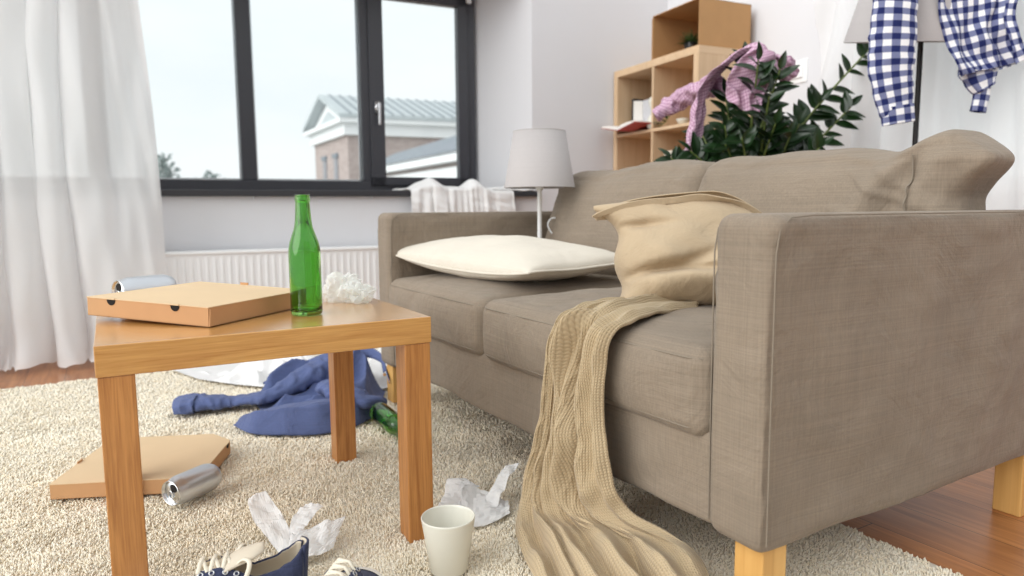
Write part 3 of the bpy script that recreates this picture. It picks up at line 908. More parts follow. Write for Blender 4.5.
# ------------------------------------------------------------------ cans
def can(label, loc, axis, roll=0.0, L=.118, r=.0325):
    """origin at the bottom end, z axis towards the opened top"""
    o = thing('drink_can', label, 'can', loc, rot=Vector(axis).to_track_quat('Z','Y').to_euler(), group='silver drink cans')
    prof = [(0,.010),(.016,.009),(.022,.004),(.0245,.0),(.0262,.001),(.0295,.008),(.0318,.016),(r,.022),(r,L-.024),(.0318,L-.019),(.0292,L-.011),(.0272,L-.0035),(.0270,L-.002)]
    MB().lathe(prof, 48).build('body', MAT['alu'], o)
    top = [(.0270,L-.002),(.0276,L-.0002),(.0270,L+.0006),(.0258,L-.0002),(.0245,L-.0050),(.0235,L-.0056),(.0215,L-.0036),(0,L-.0036)]
    lid = MB().lathe(top, 48).build('lid', MAT['alu_end'], o)
    c, s = math.cos(roll), math.sin(roll)
    def T(x, y): return (c*x-s*y, s*x+c*y)
    op = []
    for k in range(20):
        a = 2*PI*k/20; x, y = T(.0125+.0085*math.cos(a), .0105*math.sin(a)); op.append((x, y, L-.0030))
    MB().add(op+[(x, y, L-.0036) for x, y, z in op], [tuple(range(20))]+[(i,(i+1)%20,20+(i+1)%20,20+i) for i in range(20)]).build('opening', MAT['card_dark'], lid, 'dark drinking hole', smooth=False)
    ring = [(*T(-.004+.0085*math.cos(a), .0068*math.sin(a)), L-.0012+.0006*math.cos(a)) for a in np.linspace(0, 2*PI, 22, endpoint=False)]
    m = MB().tube(ring, .0017, 6, closed=True); m.tube([(*T(.002,0), L-.001),(*T(.002,0), L-.0035)], .003, 8)
    m.build('pull_tab', MAT['alu_end'], lid)
    return o
A0 = Vector((-.768, 1.570, .4835)); A1 = Vector((-.836, 1.470, .4835))
can('silver can lying on its side on the table behind the pizza box', A0, A1-A0, R(100))
B0 = Vector((-.697, 1.570, .046)); B1 = Vector((-.742, 1.470, .046))
can('silver can lying on its side on the rug beside a pizza box', B0, B1-B0, R(60))

# ------------------------------------------------------------------ mug
mug = thing('mug', 'pale grey handleless mug standing on the rug by the table leg', 'mug', (-.117, 1.196, .010), 0)
MB().lathe([(0,.003),(.028,.002),(.0315,.0),(.0335,.003),(.0480,.098),(.0483,.1005),(.0474,.102),(.0463,.1012),(.0455,.098),(.0318,.010),(.026,.007),(0,.007)], 64).build('body', MAT['mug'], mug)

# ------------------------------------------------------------------ crumpled papers
def paper(name, label, cat, loc, sheets, seed, mat, group=None, sc=(1,1,1)):
    """several crumpled sheet lobes, each (outline strips left/right of points), joined as one piece"""
    mb = MB(); g = np.random.default_rng(seed)
    for k, (Lp, Rp, amp) in enumerate(sheets):
        nu, nv = 20, 16
        Lc, Rc = catmull(np.array(Lp)*sc, nu), catmull(np.array(Rp)*sc, nu); amp = amp*.6
        v = np.linspace(0,1,nv); P = Lc[:,None]*(1-v)[None,:,None]+Rc[:,None]*v[None,:,None]
        N = grid_normals(P); n1 = wave_noise(seed*7+k, 10, 14, .5); n2 = wave_noise(seed*7+k+100, 10, 34, .4)
        d = amp*((np.abs(n1(P))*1.4-.5) + .45*(np.abs(n2(P))*1.3-.5))
        P = P + N*d[...,None] + g.normal(size=P.shape)*amp*.06
        P[...,2] = np.maximum(P[...,2], .0012*g.random(P.shape[:2]))
        mb.grid(P)
    me = mb.mesh(name); o = link(name, me, mat, smooth=False)
    o.location = loc; solid(o, .0006, 0)
    return set_tags(o, label, cat, group)
paper('paper_tissue', 'crumpled white tissue with three torn lobes on the rug behind the navy sneakers', 'tissue', (-.465, 1.268, .014), [
    ([(.055,-.045,.0),(.02,-.030,.03),(-.055,.035,.062),(-.095,.10,.085)], [(.085,-.045,.0),(.065,-.02,.035),(.03,.03,.065),(-.05,.11,.10)], .009),
    ([(.055,-.05,.0),(.05,-.01,.035),(.055,.03,.070),(.075,.06,.088)], [(.085,-.04,.0),(.08,-.01,.035),(.10,.02,.062),(.125,.055,.085)], .008),
    ([(.06,-.075,.0),(.10,-.07,.006),(.15,-.045,.012),(.165,-.01,.010)], [(.07,.0,.035),(.11,.02,.050),(.15,.03,.056),(.185,.05,.060)], .010),
], 3, MAT['tissue'], 'crumpled white tissues on the rug', (.74,.85,.80))
paper('paper_tissue', 'crumpled white tissue with one raised twisted corner on the rug behind the mug', 'tissue', (-.075, 1.435, .014), [
    ([(-.11,-.02,.0),(-.05,-.085,.0),(.0,-.10,.0),(.09,-.03,.002)], [(-.10,.10,.045),(-.05,.08,.050),(.0,.05,.035),(.085,.03,.012)], .011),
    ([(.0,.0,.025),(.03,.02,.040),(.055,.04,.075),(.085,.075,.095)], [(.05,-.02,.02),(.065,.0,.040),(.085,.03,.070),(.12,.075,.098)], .007),
    ([(-.11,.05,.0),(-.10,.08,.03),(-.06,.10,.045),(-.02,.09,.03)], [(-.05,-.02,.01),(-.05,.02,.04),(-.03,.05,.05),(.0,.05,.04)], .009),
], 4, MAT['tissue'], 'crumpled white tissues on the rug', (.74,.85,.85))

def crumple(name, label, cat, loc, size, seed, mat, group=None, flat=False):
    bm = bmesh.new(); bmesh.ops.create_icosphere(bm, subdivisions=4, radius=1.0)
    n1 = wave_noise(seed, 12, .55, .5); n2 = wave_noise(seed+1, 14, 1.3, .4)
    V = np.array([v.co[:] for v in bm.verts])
    r = 1 + .30*(np.abs(n1(V))*1.4-.7) + .22*(ridged(n2, 1.5)(V)-.5)
    V = V*r[:,None]*np.array(size); V[:,2] = np.maximum(V[:,2], -size[2]*.72)
    for vv, p in zip(bm.verts, V): vv.co = p
    me = bpy.data.meshes.new(name); bm.to_mesh(me); bm.free()
    o = link(name, me, mat, smooth=False); o.location = (loc[0], loc[1], loc[2]+size[2]*.72)
    return set_tags(o, label, cat, group)
crumple('plastic_wrapper', 'tall crumpled clear wrapper on the table right beside the upright green bottle', 'wrapper', (-.376, 1.560, .451), (.036,.030,.036), 21, MAT['plastic'], 'crumpled wrappers on the table')
crumple('plastic_wrapper', 'low crumpled white wrapper near the right back corner of the table top', 'wrapper', (-.335, 1.540, .451), (.030,.028,.024), 27, MAT['plastic'], 'crumpled wrappers on the table')

# ------------------------------------------------------------------ cloth heaps on the rug
def heap(name, mat, outline, centre, hfun, nr=34, nt=140, seed=1, amp=.01, aniso=None):
    ang = np.linspace(0, 2*PI, nt, endpoint=False)
    O = np.array(outline); c = np.array(centre)
    closed = np.vstack([O, O[:1]]); th = np.arctan2(O[:,1]-c[1], O[:,0]-c[0])
    # boundary by ray casting from the centre
    rad = np.zeros(nt)
    for k, a in enumerate(ang):
        d = np.array([math.cos(a), math.sin(a)]); best = .01
        for i in range(len(O)):
            p, q = closed[i]-c, closed[i+1]-c; e = q-p
            den = d[0]*e[1]-d[1]*e[0]
            if abs(den) < 1e-9: continue
            t = (p[0]*e[1]-p[1]*e[0])/den; s_ = (p[0]*d[1]-p[1]*d[0])/den
            if t > 0 and 0 <= s_ <= 1: best = max(best, t)
        rad[k] = best
    rr = np.linspace(0, 1, nr)**.85
    P = np.zeros((nr, nt, 3))
    P[...,0] = c[0]+rr[:,None]*rad[None]*np.cos(ang)[None]; P[...,1] = c[1]+rr[:,None]*rad[None]*np.sin(ang)[None]
    n1 = wave_noise(seed, 14, 3.2, .5); n2 = wave_noise(seed+1, 16, 8, .4)
    f = smooth01((1-rr)/.30)[:,None]
    if aniso is not None:      # long crisp folds running along one direction
        a_, kx, ky = aniso; wv = .05*wave_noise(seed+5, 8, 2.0)(P)
        q0 = (P[...,0]*math.cos(a_)+P[...,1]*math.sin(a_))*kx; q1 = (-P[...,0]*math.sin(a_)+P[...,1]*math.cos(a_)+wv)*ky
        Q = np.stack([q0, q1, 0*q0], -1)
    else: Q = P
    z = hfun(P[...,0], P[...,1])*f + amp*f**.5*(1.6*(ridged(n1, 1.4)(Q)-.4) + .7*(ridged(n2, 1.5)(Q)-.4))
    P[...,2] = np.maximum(z, .0) + .006
    mb = MB().grid(P, P[...,:2], cv=True)
    return mb
def tents(*bs):        # crisp folds: sharp across the fold, soft along it
    return lambda x, y: sum(h*np.exp(-(((x-cx)*math.cos(a)+(y-cy)*math.sin(a))/sx)**2-np.abs((-(x-cx)*math.sin(a)+(y-cy)*math.cos(a))/sy)**1.1) for cx, cy, sx, sy, a, h in bs)
def bumps(*bs):
    return lambda x, y: sum(h*np.exp(-(((x-cx)*math.cos(a)+(y-cy)*math.sin(a))/sx)**2-((-(x-cx)*math.sin(a)+(y-cy)*math.cos(a))/sy)**2) for cx, cy, sx, sy, a, h in bs)

sheet = heap('bed_sheet', None, [(-1.40,2.80),(-1.20,2.62),(-1.02,2.53),(-.80,2.46),(-.62,2.40),(-.47,2.44),(-.36,2.62),(-.42,2.86),(-.75,2.98),(-1.15,2.98)], (-.80,2.70),
             bumps((-.44,2.66,.10,.14,.3,.085),(-.95,2.66,.30,.05,-.25,.03),(-.75,2.6,.25,.04,-.3,.025),(-1.2,2.75,.12,.06,0,.02)), seed=91, amp=.050, nr=50, nt=200, aniso=(R(-12), .40, 1.5))
so_ = link('bed_sheet', sheet.mesh('sheet'), MAT['white_cloth']); so_.location = (0,0,.012); subsurf(so_, 1)
set_tags(so_, 'white cloth crumpled on the rug between the radiator and the blue shirt', 'cloth')

def tube_cloth(mb, pts, rx, rz, seed, seg=36, n=60, amp=.12, floor=None, boxy=1.0, fold=None, ref=(0,0,1)):
    """flattened sleeve: closed section around a path, crumpled along its length"""
    c = catmull(pts, n); rx_ = np.interp(np.linspace(0,1,n), np.linspace(0,1,len(rx)), rx); rz_ = np.interp(np.linspace(0,1,n), np.linspace(0,1,len(rz)), rz)
    T = np.gradient(c, axis=0); T /= np.linalg.norm(T, axis=1)[:,None]
    up = np.array(ref, float); S = np.cross(T, up); S /= np.maximum(1e-6, np.linalg.norm(S, axis=1))[:,None]; W = np.cross(S, T)
    a = np.linspace(0, 2*PI, seg, endpoint=False); nz = wave_noise(seed, 14, 9, .5)
    ca, sa = np.cos(a), np.sin(a)
    ca = np.sign(ca)*np.abs(ca)**boxy; sa = np.sign(sa)*np.abs(sa)**boxy
    P = c[:,None] + S[:,None]*(rx_[:,None]*ca[None])[...,None] + W[:,None]*(rz_[:,None]*sa[None])[...,None]
    nn = ridged(nz, 1.3)(P)-.5
    P = c[:,None] + (P-c[:,None])*(1+amp*2*nn[...,None])
    if floor is not None: P[...,2] = np.maximum(P[...,2], floor)
    L = np.r_[0, np.cumsum(np.linalg.norm(np.diff(c, axis=0), axis=1))]
    per = 2*PI*np.mean([np.mean(rx_), np.mean(rz_)])
    uv = np.stack([np.broadcast_to(np.linspace(0,1,seg)*max(.16, per), (n,seg)), np.broadcast_to(L[:,None], (n,seg))], -1)
    mb.grid(P, uv, cv=True, flip=True)
    return mb

bs = thing('blue_shirt', 'blue cotton shirt crumpled on the rug behind the table', 'shirt', (0,0,.012))
bh = heap('body', None, [(-.93,2.40),(-.84,2.24),(-.76,2.12),(-.64,2.03),(-.53,2.05),(-.465,2.16),(-.44,2.30),(-.45,2.42),(-.52,2.52),(-.66,2.52),(-.82,2.52)], (-.64,2.30),
          tents((-.57,2.40,.16,.075,.25,.130),(-.53,2.24,.09,.06,1.1,.055),(-.74,2.38,.20,.045,.50,.075),(-.80,2.33,.14,.022,.75,.045),(-.63,2.16,.14,.03,.25,.04),
                (-.66,2.30,.16,.018,.85,.045),(-.58,2.30,.14,.016,1.25,.040),(-.50,2.34,.12,.018,1.75,.035),(-.69,2.22,.10,.016,.15,.030),(-.72,2.28,.05,.05,0,-.03)), seed=95, amp=.008, nr=70, nt=300, aniso=(R(45), .5, 1.2))
bh.build('body', MAT['blue_cloth'], bs)
sl = MB(); tube_cloth(sl, [(-1.055,2.20,.024),(-1.00,2.21,.028),(-.92,2.25,.022),(-.85,2.24,.030),(-.77,2.26,.050),(-.70,2.33,.085),(-.64,2.40,.115)], [.060,.066,.048,.040,.050,.064,.05], [.018,.022,.014,.014,.024,.034,.03], 97, floor=.002, amp=.13, boxy=.8, seg=56, n=90)
sl.build('sleeve', MAT['blue_cloth'], bs)
cf = MB(); tube_cloth(cf, [(-1.085,2.185,.020),(-1.06,2.195,.026),(-1.02,2.205,.028)], [.054,.068,.068], [.016,.023,.023], 98, floor=.002, amp=.08, boxy=.6)
cf.build('cuff', MAT['blue_cloth'], bs)
# stiff front panel folded over, lower edge towards the table
U, V = np.meshgrid(np.linspace(0,1,90), np.linspace(0,1,26), indexing='ij')
lo = catmull([(-.845,2.05,.004),(-.76,1.965,.004),(-.66,1.945,.004),(-.55,1.955,.004),(-.47,2.02,.004),(-.43,2.12,.004)], 90)
hi = catmull([(-.835,2.08,.018),(-.755,1.995,.062),(-.66,1.985,.075),(-.56,1.995,.078),(-.485,2.05,.082),(-.445,2.13,.075)], 90)
bk = catmull([(-.80,2.13,.020),(-.72,2.09,.050),(-.64,2.09,.062),(-.56,2.10,.070),(-.50,2.13,.080),(-.47,2.18,.080)], 90)
w_ = np.clip(V/.55, 0, 1); x_ = np.clip((V-.55)/.45, 0, 1)
P = lo[:,None]*(1-w_)[...,None]+hi[:,None]*(w_*(1-x_))[...,None]+bk[:,None]*(w_*x_)[...,None]
P = P + grid_normals(P)*(.003*wave_noise(101, 14, 6, .5)(P) + .004*(ridged(wave_noise(102, 14, 4, .5), 1.4)(P)-.5))[...,None]
P[...,2] = np.maximum(P[...,2], .002)
kr = int(np.argmax(V[0] >= .55))
o = MB().grid(P[:,:kr+1]).grid(P[:,kr:]).build('front_panel', MAT['blue_cloth'], bs); solid(o, .003, 0)
# second sleeve thrown back over the body
sl = MB(); tube_cloth(sl, [(-.60,2.20,.085),(-.545,2.15,.080),(-.50,2.11,.075),(-.455,2.10,.060),(-.425,2.15,.045)], [.040,.052,.050,.045,.035], [.020,.022,.022,.020,.016], 99, floor=.002, amp=.12, boxy=.8)
sl.build('sleeve', MAT['blue_cloth'], bs)
col = MB(); P = np.zeros((40, 10, 3))
path = catmull([(-.86,2.36,.050),(-.78,2.42,.085),(-.68,2.47,.125),(-.57,2.49,.150),(-.48,2.44,.135),(-.44,2.34,.090)], 40)
for j, t in enumerate(np.linspace(0,1,10)): P[:,j] = path + np.array([.030*t,-.060*t,.022*math.sin(t*PI)-.022*t])
col.grid(P); co = col.build('collar', MAT['blue_cloth'], bs); solid(co, .003, 0)
bt = MB().lathe([(0,.0),(.0055,.0),(.0058,.0012),(.0055,.002),(.003,.0016),(0,.0016)], 16)
bo = bt.build('button', MAT['card'], bs, 'tan button'); bo.location = (-.432, 2.315, .090); bo.rotation_euler = (R(60), 0, R(25))

# ------------------------------------------------------------------ sneakers
def sneaker(label, loc, rotz, seed, lace_loop=True):
    """x = width, y from heel (0) to toe (.255)"""
    o = thing('sneaker', label, 'shoe', loc, rotz, group='pair of navy sneakers')
    L = .255
    def half(y):      # half width of the sole
        t = y/L
        return np.interp(t, [0,.03,.10,.25,.42,.60,.75,.88,.96,1.0], [.012,.026,.033,.034,.032,.040,.044,.039,.026,.008])
    ys = np.r_[np.linspace(0, .02, 6), np.linspace(.03, L-.02, 26), np.linspace(L-.015, L, 6)]
    def ring(ys, grow=0.0): 
        return [( half(y)+grow, y) for y in ys]+[(-half(y)-grow, y) for y in ys[::-1]]
    rg_ = ring(ys, .003)
    m = MB(); n = len(rg_)
    lev = [(0, .0, .97), (0, .003, 1.0), (0, .022, 1.0), (0, .025, .96)]
    P = np.array([[(x*k, (y-L/2)*(.985 if k < 1 else 1)+L/2, z) for x, y in rg_] for _, z, k in lev])
    m.grid(P, cv=True); m.add(P[0], [tuple(range(n))]); m.add(P[-1], [tuple(range(n))[::-1]])
    m.build('sole', MAT['rubber'], o)
    # upper: two quarters and a vamp, open on top from heel to the middle
    top = lambda y: np.interp(y/L, [0,.04,.16,.30,.40,.50,.62], [.096,.092,.070,.064,.078,.088,.086])
    yv = np.linspace(.004, .160, 40); nw = 14
    for sd in (1, -1):
        P = np.zeros((len(yv), nw, 3))
        for i, y in enumerate(yv):
            for j, t in enumerate(np.linspace(0, 1, nw)):
                w = half(y)
                gape = np.interp(y/L, [0,.05,.3,.45,.62], [.35,.82,.74,.62,.42])
                x = w*(1-(1-gape)*t**1.8) + .004*math.sin(t*PI)
                P[i,j] = (sd*x, y-.006*t*(y < .03), .022+(top(y)-.022)*t)
        q = MB().grid(P, flip=(sd < 0)).build('quarter', [MAT['denim'], MAT['lining']], o)
        mod = solid(q, .004, -1).modifiers[-1]; mod.material_offset = 1; mod.material_offset_rim = 0
        # eyelets
        e = MB()
        for y in (.104,.122,.140,.156):
            k = int(np.argmin(np.abs(yv-y))); p = P[k, nw-2]; nrm = np.array([sd*.75,0,.65]); nrm /= np.linalg.norm(nrm)
            c0 = p + nrm*.0006; t1 = np.array([0,1,0]); t2 = np.cross(nrm, t1)
            e.tube([c0+.0035*(math.cos(a)*t1+math.sin(a)*t2) for a in np.linspace(0,2*PI,14,endpoint=False)], .0012, 6, closed=True)
        e.build('eyelet', MAT['steel'], q)
    # heel tab
    hb = MB(); P = np.zeros((16, 8, 3))
    for i, a in enumerate(np.linspace(-PI*.5-.9, -PI*.5+.9, 16)):
        for j, t in enumerate(np.linspace(0,1,8)):
            P[i,j] = (.0285*math.cos(a)*(1-.12*t), .020+.0245*math.sin(a)-.006*t, .022+.076*t)
    hb.grid(P); h_ = hb.build('heel_tab', [MAT['denim'], MAT['lining']], o); mod = solid(h_, .004, -1).modifiers[-1]; mod.material_offset = 1; mod.material_offset_rim = 0
    # vamp
    yv = np.linspace(.135, L+.001, 30); P = np.zeros((len(yv), 22, 3))
    for i, y in enumerate(yv):
        w = half(y)+.001; hh = np.interp(y/L, [.5,.62,.75,.88,.96,1.0], [.074,.070,.056,.044,.034,.024])
        for j, a in enumerate(np.linspace(0, PI, 22)):
            P[i,j] = (w*math.cos(a), y, .022+max(hh-.022,.001)*math.sin(a)**.8)
    MB().grid(P, flip=True).build('vamp', MAT['denim'], o)
    # toe cap
    yv = np.linspace(.214, L+.004, 16); P = np.zeros((len(yv), 22, 3))
    for i, y in enumerate(yv):
        w = half(min(y, L))+.0035; hh = np.interp(y/L, [.84,.92,.97,1.02], [.050,.042,.034,.022])
        for j, a in enumerate(np.linspace(0, PI, 22)): P[i,j] = (w*math.cos(a), y, .020+max(hh-.020,.001)*math.sin(a)**.8)
    MB().grid(P, flip=True).build('toe_cap', MAT['rubber'], o)
    # tongue standing up, cream inside
    P = np.zeros((18, 12, 3))
    for i, t in enumerate(np.linspace(0,1,18)):
        wd = .024*(1-.65*max(0, (t-.75)/.25)**2)
        for j, s_ in enumerate(np.linspace(-1,1,12)):
            P[i,j] = (wd*s_, .165-.105*t, .066+.040*t-.010*s_*s_+.006*math.sin(t*PI))
    tg = MB().grid(P).build('tongue', MAT['lining'], o, 'cream tongue'); solid(tg, .006, 0); subsurf(tg, 1)
    ins = MB(); r2 = ring(np.linspace(.008, .20, 30), -.005); ins.add([(x, y, .030) for x, y in r2], [tuple(range(len(r2)))])
    ins.build('insole', MAT['lining'], o, smooth=False)
    # laces: bars across the tongue and two loose loops
    lc = MB()
    for y in (.110,.128,.146):
        z = .094
        lc.tube([(-.020,y,z-.010),(-.010,y+.004,z),(.010,y+.008,z),(.020,y+.012,z-.010)], .0032, 8, flat=.5)
        lc.tube([(.020,y,z-.010),(.010,y+.005,z+.002),(-.010,y+.010,z+.002),(-.020,y+.014,z-.010)], .0032, 8, flat=.5)
    lc.tube(catmull([(.018,.104,.086),(.030,.096,.094),(.044,.090,.088),(.050,.098,.066),(.046,.110,.040),(.058,.118,.014),(.085,.112,.005),(.105,.120,.005)], 36), .0036, 8, flat=.5)
    lc.tube(catmull([(-.018,.104,.086),(-.028,.092,.098),(-.042,.084,.096),(-.050,.092,.074),(-.048,.105,.046),(-.060,.100,.016),(-.080,.085,.005)], 36), .0036, 8, flat=.5)
    lc.build('lace', MAT['lace'], o)
    return o
sneaker('navy canvas sneaker with cream laces on the rug, left one of the pair', (-.352, 1.112, .010), R(112), 1)
sneaker('navy canvas sneaker with cream laces on the rug, right one of the pair', (-.290, .898, .010), R(-8), 2)

# ------------------------------------------------------------------ table lamp on the sofa seat
lx, ly = on_sofa(.214, .505, 0)[:2]
tl = thing('table_lamp', 'white table lamp with pale grey shade standing on the far end of the sofa seat', 'lamp', (lx, ly, .452), 0)
MB().lathe([(0,.0),(.060,.0),(.063,.004),(.060,.012),(.014,.020),(.009,.028),(.0075,.04),(.0075,.265),(.013,.268),(.0135,.275),(.0135,.305),(.010,.310),(0,.310)], 40).build('base', MAT['metal_white'], tl)
def shade(parent, r0, r1, z0, z1, c=(0,0), tilt=0.0):
    h = z1-z0
    m = MB().lathe([(r0,0),(r1,h),(r1-.003,h),(r0-.003,0),(r0,0)], 64)
    s = m.build('lamp_shade', MAT['shade'], parent); s.location = (c[0], c[1], z0); s.rotation_euler = (tilt, 0, 0)
    for r, z in ((r0-.001,.002),(r1-.001,h-.002)):
        rim = MB().tube([(r*math.cos(a), r*math.sin(a), z) for a in np.linspace(0,2*PI,64,endpoint=False)], .0022, 6, closed=True)
        rim.build('shade_rim', MAT['shade'], s)
    sp = MB()
    for k in range(3):
        a = 2*PI*k/3+.3; sp.tube([(0,0,h-.03),((r1-.003)*math.cos(a), (r1-.003)*math.sin(a), h-.004)], .0016, 6)
    sp.build('shade_holder', MAT['metal_white'], s)
    return s
shade(tl, .121, .088, .274, .464)
cd = MB().tube(catmull([(.0,.035,.02),(.05,.06,.03),(.075,.045,.08),(.050,.03,.11),(.030,.03,.145),(.045,.035,.170),(.085,.03,.165)], 40), .0028, 8)
cd.build('cord', MAT['metal_white'], tl)

# ------------------------------------------------------------------ white cloth over the window sill
xs_ = np.linspace(-1.69, -1.085, 90)
nzc = wave_noise(111, 12, 4.0, .5); nzd = wave_noise(112, 12, 11.0, .4)
rows = []
bump_h = .064*np.exp(-((xs_+1.555)/.055)**2)+.062*np.exp(-((xs_+1.30)/.050)**2)+.030*np.exp(-((xs_+1.63)/.04)**2)+.022*np.exp(-((xs_+1.43)/.09)**2)
for k, t in enumerate(np.linspace(0, 1, 12)):       # on the sill, back to front
    y = .14-.165*t
    rows.append(np.stack([xs_, y+0*xs_, .7585+bump_h*math.sin(PI*min(1, t*.55+.22))**1.0*(1-.25*max(0,t-.8)/.2)], -1))
fold = .010+.022*np.abs(np.sin((xs_+1.69)*32+1.5*nzc(np.stack([xs_*3,xs_*0,xs_*0],-1))))*(1-.75*smooth01((xs_+1.27)/.05))
for k, t in enumerate(np.linspace(0, 1, 26)):       # hanging in front
    zz_ = .752-.32*t + bump_h*.55*(1-t)**6
    yy_ = -.040 - fold*(.3+.7*min(1, t*3)) - .004*nzd(np.stack([xs_,xs_*0+t,xs_*0],-1))
    xx_ = -1.39+(xs_+1.39)*(1+.06*t)
    rows.append(np.stack([xx_, yy_, zz_], -1))
scl = link('cloth', MB().grid(np.array(rows)).mesh('sillcloth'), MAT['white_cloth'])
scl.location = ROOM; scl.rotation_euler = (0,0,RZ); solid(scl, .003, 1); subsurf(scl, 1)
set_tags(scl, 'white cloth hanging over the dark window sill behind the sofa arm', 'cloth')
P = np.zeros((60, 10, 3)); U, V = np.meshgrid(np.linspace(0,1,60), np.linspace(0,1,10), indexing='ij')
P[...,0] = -1.75+.80*U; P[...,1] = -.033+.14*V; P[...,2] = .7605+.004*nzc(np.stack([U*3,V*2,U*0],-1)) + .02*np.exp(-((U-.80)/.12)**2)*V
sc2 = link('sill_cloth', MB().grid(P).mesh('flatsheet'), MAT['white_cloth']); sc2.location = ROOM; sc2.rotation_euler = (0,0,RZ); solid(sc2, .005, 1)
set_tags(sc2, 'flat white cloth spread along the window sill under the hanging cloth', 'cloth')

# ------------------------------------------------------------------ bookcase in the corner
bc = thing('bookcase', 'light wood cube bookcase in the corner behind the sofa', 'bookcase', (ROOM[0], ROOM[1], 0), RZ)
X0, X1, Y0, Y1, HB, T_, t_ = -.397, -.010, -.780, -.010, 1.47, .039, .016
bevel(MB().box(X0,X1,Y0,Y0+T_,0,HB-T_).build('side_panel', MAT['birch'], bc, smooth=False), .002)
bevel(MB().box(X0,X1,Y1-T_,Y1,0,HB-T_).build('side_panel', MAT['birch'], bc, smooth=False), .002)
bevel(MB().box(X0,X1,Y0,Y1,HB-T_,HB).build('top_panel', MAT['birch_h'], bc, smooth=False), .002)
bevel(MB().box(X0,X1,Y0+T_,Y1-T_,0,T_).build('bottom_panel', MAT['birch_h'], bc, smooth=False), .002)
pitch = (HB-2*T_-3*t_)/4; ym = (Y0+Y1)/2
SH = []
for k in range(1, 4):
    z = T_+k*pitch+(k-1)*t_; SH.append(z+t_)
    MB().box(X0+.003,X1-.003,Y0+T_,Y1-T_,z,z+t_).build('shelf', MAT['birch_h'], bc, smooth=False)
for k in range(4):
    z = T_+k*(pitch+t_)
    MB().box(X0+.003,X1-.003,ym-t_/2,ym+t_/2,z,z+pitch).build('divider', MAT['birch'], bc, smooth=False)
MB().box(X1-.008,X1-.001,Y0+T_,Y1-T_,T_,HB-T_).build('back_panel', MAT['birch'], bc, smooth=False)

def in_room(x, y, z):
    c, s = math.cos(RZ), math.sin(RZ); return (ROOM[0]+c*x-s*y, ROOM[1]+s*x+c*y, z)
zS = SH[2]
# open red book lying half over the shelf edge
def open_book(label, loc, rot, w, d, th, cover, fan=.012):
    o = thing('open_book', label, 'book', loc, rot=rot)
    u = np.linspace(-1,1,29); P = np.zeros((29,2,3)); Q = np.zeros((29,2,3))
    hh = lambda a: th*(1-abs(a)**2.2*.75)*(1-math.exp(-(abs(a)/.10)**2)*.8)+abs(a)*fan
    m = MB(); c = MB()
    for i, a in enumerate(u):
        for j, yy in enumerate((-d/2, d/2)):
            P[i,j] = (a*w, yy, .003+hh(a)); Q[i,j] = (a*w*1.03, yy*1.04, abs(a)*fan)
    m.grid(P); B = P.copy(); B[...,2] = np.abs(u)[:,None]*fan+.002; m.grid(B, flip=True)
    for j in (0, 1): m.grid(np.stack([P[:,j], B[:,j]], 1), flip=(j == 1))
    m.grid(np.stack([P[0], B[0]], 1)); m.grid(np.stack([P[-1], B[-1]], 1), flip=True)
    m.build('pages', MAT['paper'], o)
    cc = c.grid(Q).build('cover', cover, o); solid(cc, .003, -1)
    return o
open_book('open book with a red cover lying across the edge of a bookcase shelf', in_room(-.40,-.215,zS+.004), (R(0), R(0), RZ+R(90)), .165, .21, .020, MAT['red'], .030)
# book standing half open behind it
ub = thing('standing_book', 'grey-paged book standing open upright on the bookcase shelf', 'book', in_room(-.315,-.26,zS), RZ)
pg = MB(); pg.box(-.004,.010,-.095,.060,.0,.185); pg.build('pages', MAT['page_print'], ub, smooth=False)
cv = MB(); cv.box(-.010,-.006,-.10,.0655,.0,.19).add([], []) ; cv = MB(); cv.box(.011,.015,-.10,.066,-.0,.19)
cv.build('cover', MAT['dark_book'], ub, smooth=False)
wp = MB(); wp.add([(-.006,.058,.0),(-.055,.080,.0),(-.055,.080,.183),(-.006,.058,.183),(-.004,.062,.0),(-.053,.084,.0),(-.053,.084,.183),(-.004,.062,.183)],
                  [(0,1,2,3),(7,6,5,4),(0,4,5,1),(1,5,6,2),(2,6,7,3),(3,7,4,0)])
wp.build('open_leaf', MAT['paper'], ub, smooth=False)
dk = thing('dark_book', 'dark thin book standing at the back of the bookcase shelf', 'book', in_room(-.27,-.115,zS), RZ+R(8))
bevel(MB().box(-.07,.07,-.010,.010,0,.205).build('cover', MAT['dark_book'], dk, smooth=False), .002)
MB().box(-.066,.0715,-.007,.007,.003,.201).build('pages', MAT['paper'], dk, smooth=False)
vs = thing('white_vase', 'small white round vase by the divider on the bookcase shelf', 'vase', in_room(-.365,-.362,zS), 0)
MB().lathe([(0,.0),(.020,.0),(.030,.012),(.034,.035),(.026,.065),(.012,.085),(.011,.11),(.022,.135),(.026,.155),(.020,.175),(.008,.182),(0,.183)], 32).build('body', MAT['mug'], vs)
bw = thing('small_bowl', 'small white bowl on the right hand cube of the bookcase shelf', 'bowl', in_room(-.345,-.60,zS), 0)
MB().lathe([(0,.004),(.016,.0),(.020,.002),(.034,.026),(.036,.032),(.033,.031),(.018,.008),(0,.007)], 32).build('body', MAT['mug'], bw)
cb = thing('cream_jar', 'small cream jar on the lower bookcase shelf beside the hanging lilac shirt', 'jar', in_room(-.345,-.515,SH[1]), 0)
MB().lathe([(0,.0),(.045,.0),(.050,.006),(.050,.14),(.044,.155),(.040,.160),(.040,.175),(.043,.178),(.043,.215),(.038,.222),(0,.222)], 32).build('body', MAT['cream'], cb)

